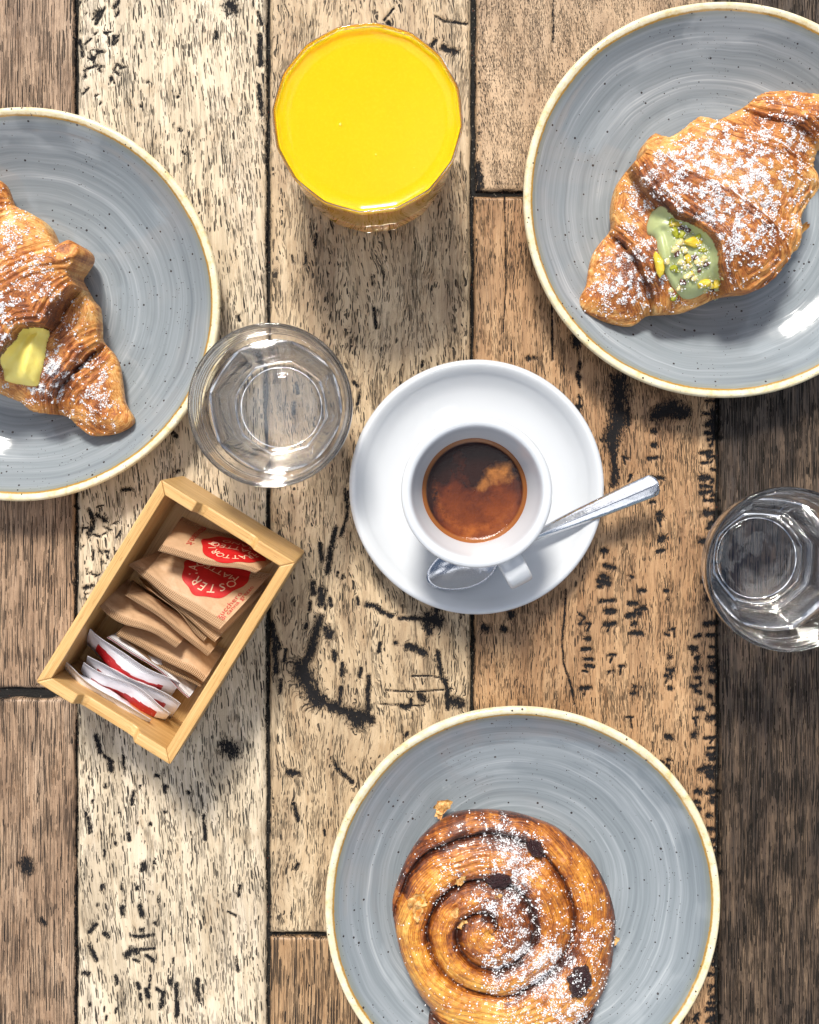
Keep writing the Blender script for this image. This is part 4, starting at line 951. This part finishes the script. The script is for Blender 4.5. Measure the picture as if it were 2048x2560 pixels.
# ------------------------------------------------------------------ bamboo box with sachets
def bamboo(name, ang):
    m = M(name); P = m.node('TexCoord').outputs['Object']; mp = m.node('Mapping'); mp.inputs['Rotation'].default_value = (0, 0, ang); mp.inputs['Scale'].default_value = (1000, 1000, 1000); m._in(mp.inputs[0], P); Q = mp.outputs[0]
    f = m.noise(m.vmath('MULTIPLY', Q, (.03, 2.2, 2.2)), 1, 4, .7); b = m.noise(m.vmath('MULTIPLY', Q, (.02, .3, .3)), 1, 3)
    col = m.ramp(m.math('ADD', m.math('MULTIPLY', f, .6), m.math('MULTIPLY', b, .4)), [(.34, srgb(172, 126, 70)), (.5, srgb(202, 160, 100)), (.66, srgb(218, 182, 126))])
    v = m.vor(m.vmath('MULTIPLY', Q, (.12, 1.6, 1.6)), 1, out=None); d = m.math('MULTIPLY', m.math('LESS_THAN', v.outputs['Distance'], .18), m.math('LESS_THAN', m.sep(v.outputs['Color'])[0], .4))
    col = m.mix(m.math('MULTIPLY', d, .55), col, srgb(140, 92, 40)); m.set('Base Color', col); m.set('Roughness', .38); m.bump(f, .0003, .5); return m.m
BH = .055
cA, cB, cC, cD = [at(*p, BH) for p in ((393, 1192), (731, 1402), (433, 1916), (101, 1711))]
ctr = (cA + cB + cC + cD) / 4; U = ((cB - cA) + (cC - cD)).normalized(); Wv = Vector((U.y, -U.x, 0)); 
if Wv.dot(cD - cA) < 0: Wv = -Wv
LU = ((cB - cA).length + (cC - cD).length) / 2; LV = ((cD - cA).length + (cC - cB).length) / 2
box = thing('sugar_box', 'open bamboo box with scooped ends holding paper sugar sachets', 'box', (ctr.x, ctr.y, .0004))
def bp(u, v, z): # u in 0..LU along short side, v along long side
    return U * (u - LU / 2) + Wv * (v - LV / 2) + Vector((0, 0, z))
ua = math.atan2(U.y, U.x); va = math.atan2(Wv.y, Wv.x)
BAM_U = bamboo('bamboo_short', -ua); BAM_V = bamboo('bamboo_long', -va)
T = .0052
def bev(me, w_=.0006):
    bm = bmesh.new(); bm.from_mesh(me); bmesh.ops.recalc_face_normals(bm, faces=bm.faces[:])
    ed = [e for e in bm.edges if len(e.link_faces) == 2 and e.calc_face_angle(0) > .5]
    bmesh.ops.bevel(bm, geom=ed, offset=w_, segments=2, profile=.6, affect='EDGES'); bm.to_mesh(me); bm.free(); return me
def long_wall(side):
    u0, u1 = (0, T) if side == 0 else (LU, LU - T); e = .00003
    V = [bp(u0, e, 0), bp(u1, T + e, 0), bp(u1, LV - T - e, 0), bp(u0, LV - e, 0)]; V += [v + Vector((0, 0, BH)) for v in V]
    me = mesh_py('long_wall', V, [(3, 2, 1, 0), (4, 5, 6, 7), (0, 1, 5, 4), (1, 2, 6, 5), (2, 3, 7, 6), (3, 0, 4, 7)]); o = link('side_panel', bev(me), BAM_V, box, smooth=False); return o
def short_wall(side):
    v0, v1 = (0, T) if side == 0 else (LV, LV - T); e = .00003
    prof = [(0, 1.0), (.27, 1.0), (.30, .90), (.34, .885), (.66, .885), (.70, .90), (.73, 1.0), (1.0, 1.0)]
    V = []
    for (vv, uu0, uu1) in ((v0, e, LU - e), (v1, T + e, LU - T - e)):
        for k, (a, h) in enumerate(prof):
            u = a * LU; u = min(max(u, uu0), uu1); V.append(bp(u, vv, BH * h))
        for k, (a, h) in enumerate(prof):
            u = a * LU; u = min(max(u, uu0), uu1); V.append(bp(u, vv, 0))
    n = len(prof); F = []
    for k in range(n - 1):
        F += [(k, k + 1, n + k + 1, n + k), (2 * n + k, 3 * n + k, 3 * n + k + 1, 2 * n + k + 1), (k, 2 * n + k, 2 * n + k + 1, k + 1), (n + k, n + k + 1, 3 * n + k + 1, 3 * n + k)]
    F += [(0, n, 3 * n, 2 * n), (n - 1, 3 * n - 1, 4 * n - 1, 2 * n - 1)]
    me = mesh_py('short_wall', V, F); return link('end_panel', bev(me, .0008), BAM_U, box, smooth=False)
for s_ in (0, 1): long_wall(s_); short_wall(s_)
V = [bp(T * .9, T * .9, .003), bp(LU - T * .9, T * .9, .003), bp(LU - T * .9, LV - T * .9, .003), bp(T * .9, LV - T * .9, .003)]; V += [v + Vector((0, 0, .003)) for v in V]
link('floor_panel', mesh_py('floor', V, [(3, 2, 1, 0), (4, 5, 6, 7), (0, 1, 5, 4), (1, 2, 6, 5), (2, 3, 7, 6), (3, 0, 4, 7)]), BAM_V, box, smooth=False)

def paper(name, c1, c2, crimp=True, back=None, red=False):
    m = M(name); P = m.pos(); n = m.noise(P, .35, 5, .65); n2 = m.noise(P, 3.0, 3, .7)
    col = m.mix(m.math('ADD', m.math('MULTIPLY', n, .6), m.math('MULTIPLY', n2, .4)), c1, c2)
    if red:
        r = m.attr('red'); rn = m.noise(P, 1.2, 3); col = m.mix(m.step(r, .45, .55), col, m.mix(m.step(rn, .66, .7), srgb(186, 14, 22), srgb(226, 190, 186)))
    m.set('Base Color', col); m.set('Roughness', .55 if not red else .4); m.set('Subsurface Weight', .0)
    s = m.attr('su'); cr_ = m.attr('crimp')
    h = m.math('MULTIPLY', m.math('SINE', m.math('MULTIPLY', s, 2 * math.pi / .85)), cr_)
    if crimp:
        vv = m.attr('sv'); h2 = m.math('MULTIPLY', m.math('SINE', m.math('MULTIPLY', vv, 2 * math.pi / .95)), cr_); h = m.math('ADD', h, m.math('MULTIPLY', h2, .35))
    h = m.math('ADD', m.math('MULTIPLY', h, .5), m.math('MULTIPLY', n, .8)); m.bump(h, .0005, .9)
    return m.m
KRAFT = paper('kraft_paper', srgb(178, 140, 104), srgb(204, 170, 134)); WHITEP = paper('white_paper', srgb(236, 234, 240), srgb(246, 245, 248), red=True)
m = M('red_print'); P = m.pos(); m.set('Base Color', m.mix(m.noise(P, .8, 4), srgb(176, 22, 24), srgb(196, 34, 32))); m.set('Roughness', .5); REDP = m.m
m = M('letter_print'); m.set('Base Color', srgb(226, 190, 160)); m.set('Roughness', .6); LETP = m.m

def sachet(name, label, TL, TR, BR, BL, thick, mat, seed, cat='sachet', group=None, red=0, wav=.0012, curl=0.0, decals=None, nose=.13):
    """corners in world space; T edge is the crimped edge nearest the camera"""
    TL, TR, BR, BL = [Vector(p) for p in (TL, TR, BR, BL)]; org = (TL + TR + BR + BL) / 4; org.z = min(TL.z, TR.z, BR.z, BL.z)
    t = bpy.data.objects.new(name, None)
    nu, nv = 56, 40; u = np.linspace(0, 1, nu); v = np.linspace(0, 1, nv); Ug, Vg = np.meshgrid(u, v, indexing='ij')
    A_ = [np.array((p - org)[:]) for p in (TL, TR, BR, BL)]
    base = (A_[0] * ((1 - Ug) * (1 - Vg))[..., None] + A_[1] * (Ug * (1 - Vg))[..., None] + A_[2] * (Ug * Vg)[..., None] + A_[3] * ((1 - Ug) * Vg)[..., None])
    e1 = (TR - TL).normalized(); e2 = (BL - TL).normalized(); N = e1.cross(e2).normalized()
    if N.dot(Vector((0, 0, CAMH)) - org) < 0: N = -N
    Nn = np.array(N[:]); LUe = (TR - TL).length * 1000; LVe = (BL - TL).length * 1000
    rng = np.random.default_rng(seed); ph = rng.random(4) * 6.28
    wave = wav * (np.sin(Ug * 5.2 + ph[0]) * (1 - Vg * .6) + .5 * np.sin(Ug * 9 + Vg * 3 + ph[1])) + curl * (Ug - .5) ** 2 * 4 * (1 - Vg)
    b = np.clip((Vg - nose) / (.5 - nose), 0, 1) * np.clip((1 - nose - Vg) / (.5 - nose), 0, 1); b = np.clip(b, 0, 1) ** .6 * np.clip(np.minimum(Ug, 1 - Ug) / .28, 0, 1) ** .6
    bump = thick * b * (1 + .35 * (fbm(Ug * 4 + seed, Vg * 4, 2, seed) - .5))
    wr = (fbm(Ug * 6 + seed, Vg * 6, 3, seed + 2) - .5) * .0016 * np.clip(b * 3, .15, 1)
    crimp = ((Vg < nose) | (Vg > 1 - nose)).astype(float)
    # small zigzag on the cut edge
    front = base + (wave + bump * .5 + .0001 + wr)[..., None] * Nn; backs = base + (wave - bump * .5 - .0001 + wr)[..., None] * Nn
    zf = np.concatenate([front.reshape(-1, 3), backs.reshape(-1, 3)]); nn = nu * nv; Fa = grid_faces(nu, nv)
    ring = np.concatenate([np.arange(nv), np.arange(1, nu) * nv + nv - 1, (nu - 1) * nv + np.arange(nv - 2, -1, -1), np.arange(nu - 2, 0, -1) * nv]); k = np.arange(len(ring)); k2 = (k + 1) % len(ring)
    F_ = np.concatenate([Fa, Fa[:, ::-1] + nn, np.stack([ring[k2], ring[k], ring[k] + nn, ring[k2] + nn], -1)])
    rmask = ((Vg > .30 + .05 * np.sin(Ug * 6 + seed)) & (Vg < 1 - nose) & (Ug > .14) & (Ug < .88)).astype(float)
    rf = np.zeros_like(rmask)
    if red == 1: ra = np.concatenate([rmask.ravel(), rf.ravel()])
    elif red == 2: ra = np.concatenate([((Vg < .035)).astype(float).ravel(), rmask.ravel()])
    else: ra = np.zeros(2 * nn)
    at_ = dict(su=np.tile((Ug * LUe).ravel(), 2), sv=np.tile((Vg * LVe).ravel(), 2), crimp=np.tile(crimp.ravel(), 2), red=ra)
    me = mesh_np(name, zf, F_, at_)
    if decals is None:
        o = link(name, me, mat, None, org); tag(o, label, cat, group); return o
    t.location = org; COL.objects.link(t); tag(t, label, cat, group); link('paper', me, mat, t)
    def surf(a, b_, lift):
        a = np.clip(a, 0, 1); b_ = np.clip(b_, 0, 1); ia = a * (nu - 1); jb = b_ * (nv - 1); i0 = np.clip(ia.astype(int), 0, nu - 2); j0 = np.clip(jb.astype(int), 0, nv - 2); fa = (ia - i0)[:, None]; fb_ = (jb - j0)[:, None]
        p = front[i0, j0] * (1 - fa) * (1 - fb_) + front[i0 + 1, j0] * fa * (1 - fb_) + front[i0, j0 + 1] * (1 - fa) * fb_ + front[i0 + 1, j0 + 1] * fa * fb_
        return p + Nn * lift
    for kind, prm in decals:
        if kind == 'badge':   # scalloped badge: centre u,v, radius in mm
            cu, cv, rad = prm; th = np.linspace(0, 2 * np.pi, 96, endpoint=False); rings = 14; Vv = []
            for i in range(rings + 1):
                rr_ = rad * i / rings * (1 + .035 * np.cos(8 * th)); Vv.append(surf(cu + rr_ * np.cos(th) / LUe, cv + rr_ * np.sin(th) / LVe, .00022))
            link('badge_print', mesh_np('badge', np.concatenate(Vv), grid_faces(rings + 1, 96, True)[:, ::-1]), REDP, t)
        else:
            txt, cu, cv, size, rot, arc, mt = prm
            for ch_i, ch in enumerate(txt):
                pass
            fc = bpy.data.curves.new('t', 'FONT'); fc.size = size; fc.align_x = 'CENTER'; fc.align_y = 'CENTER'; fc.resolution_u = 2
            allV = []; allF = []; off = 0
            nch = len(txt); items = [(txt, 0.0)] if not arc else [(ch, (i - (nch - 1) / 2)) for i, ch in enumerate(txt)]
            for s_txt, idx in items:
                fc.body = s_txt; ob = bpy.data.objects.new('t', fc); COL.objects.link(ob); dg = bpy.context.evaluated_depsgraph_get(); tm = ob.evaluated_get(dg).to_mesh()
                vv = np.array([v_.co[:2] for v_ in tm.vertices]) if len(tm.vertices) else np.zeros((0, 2)); ff = [tuple(p_.vertices) for p_ in tm.polygons]
                ob.evaluated_get(dg).to_mesh_clear(); bpy.data.objects.remove(ob)
                if len(vv) == 0: continue
                if arc:
                    rad_a, dth = arc; a_ = idx * dth; c_, s2 = math.cos(a_), math.sin(a_)
                    xx = vv[:, 0] * c_ + vv[:, 1] * s2 + rad_a * math.sin(a_); yy = -vv[:, 0] * s2 + vv[:, 1] * c_ + rad_a * math.cos(a_); vv = np.stack([xx, yy], -1)
                c_, s2 = math.cos(rot), math.sin(rot); vv = np.stack([vv[:, 0] * c_ - vv[:, 1] * s2, vv[:, 0] * s2 + vv[:, 1] * c_], -1)
                allV.append(vv); allF += [tuple(x_ + off for x_ in f_) for f_ in ff]; off += len(vv)
            vv = np.concatenate(allV); P3 = surf(cu - vv[:, 0] / LUe, cv - vv[:, 1] / LVe, .00036 if mt is LETP else .0003)
            link('lettering', mesh_py('lettering', P3, allF), mt, t, smooth=False)
    return t

bz = lambda x, y, h: at(80 + .4174 * x, 1150 + .4174 * y, h)
GB = 'brown sugar sachets in the bamboo box'; GW = 'white and red sachets in the bamboo box'
badge = [('badge', (.64, .47, 14.5)), ('text', ('TRATTORIA', .64, .47, 5.2, 0, (9.6, .36), LETP)), ('text', ('MATTEO', .64, .46, 5.4, 0, None, LETP)), ('text', ('SANO', .64, .61, 5.2, 0, None, LETP)), ('text', ('matteosano.it', .24, .62, 5.0, math.pi / 2, None, REDP))]
badge2 = [('badge', (.56, .74, 13.5)), ('text', ('OSTERIA', .56, .74, 5.4, 0, (9.2, .42), LETP)), ('text', ('MATTEO', .56, .78, 4.8, 0, None, LETP)), ('text', ('zucchero', .90, .34, 3.2, -math.pi / 2, None, REDP)), ('text', ('di canna grezzo', .945, .42, 2.6, -math.pi / 2, None, REDP))]
sachet('sugar_sachet', 'brown paper sachet with a red badge, topmost and nearest the far end of the box', bz(757, 540, .050), bz(1338, 690, .050), bz(1500, 560, .012), bz(900, 340, .012), .006, KRAFT, 1, group=GB, decals=badge, wav=.0010)
sachet('sugar_sachet', 'brown paper sachet with a red badge half hidden under the topmost sachet', bz(650, 705, .043), bz(1125, 1015, .042), bz(1430, 690, .018), bz(800, 530, .020), .006, KRAFT, 2, group=GB, decals=badge2)
sachet('sugar_sachet', 'plain brown sachet with a curled left corner under the second badge sachet', bz(568, 640, .040), bz(1105, 1078, .037), bz(1420, 760, .012), bz(760, 540, .013), .004, KRAFT, 3, group=GB, wav=.0014)
sachet('sugar_sachet', 'narrow brown sachet edge lying just below the large folded one', bz(715, 775, .039), bz(1040, 1075, .038), bz(1130, 960, .010), bz(640, 700, .010), .003, KRAFT, 4, group=GB, wav=.0008)
sachet('sugar_sachet', 'brown sachet with a straight ribbed edge slanting across the middle of the box', bz(568, 800, .044), bz(1055, 1172, .042), bz(1150, 1060, .010), bz(600, 720, .010), .004, KRAFT, 5, group=GB, wav=.0006)
sachet('sugar_sachet', 'brown sachet folded over the left wall of the box', bz(395, 875, .046), bz(862, 1128, .042), bz(1010, 960, .010), bz(520, 680, .012), .005, KRAFT, 6, group=GB, wav=.0014)
sachet('sugar_sachet', 'wide brown sachet above the white ones with its right corner creased', bz(512, 1030, .040), bz(1022, 1340, .036), bz(1160, 1130, .012), bz(640, 900, .012), .006, KRAFT, 7, group=GB, wav=.0012)
sachet('sugar_sachet', 'brown sachet edge touching the topmost white sachet', bz(505, 1062, .036), bz(1003, 1368, .033), bz(1080, 1250, .008), bz(560, 960, .008), .003, KRAFT, 8, group=GB, wav=.0008)
sachet('sweetener_sachet', 'white sachet with a grey ribbed edge, next to the brown sachets', bz(452, 1060, .041), bz(950, 1412, .036), bz(1010, 1330, .008), bz(560, 1000, .008), .005, WHITEP, 9, group=GW, red=2, wav=.0010)
def white(label, x0, y0, x1, y1, h0, h1, run, th, seed, wav):
    dx, dy = -.49 * run, .87 * run
    sachet('sweetener_sachet', label, bz(x0, y0, h0), bz(x1, y1, h1), bz(x1 + dx - 10, y1 + dy, .008), bz(x0 + dx + 20, y0 + dy, .008), th, WHITEP, seed, group=GW, red=1, wav=wav)
white('white sachet with a bent open corner at its upper left', 352, 1005, 870, 1360, .043, .040, 120, .008, 10, .0018)
white('white sachet in the middle of the white and red group', 338, 1165, 888, 1465, .044, .041, 95, .0075, 11, .0010)
white('white sachet second from the near end of the box', 318, 1200, 836, 1505, .042, .039, 92, .0075, 12, .0012)
white('white and red sachet nearest the near end of the box', 198, 1224, 712, 1560, .048, .042, 70, .0085, 13, .0010)
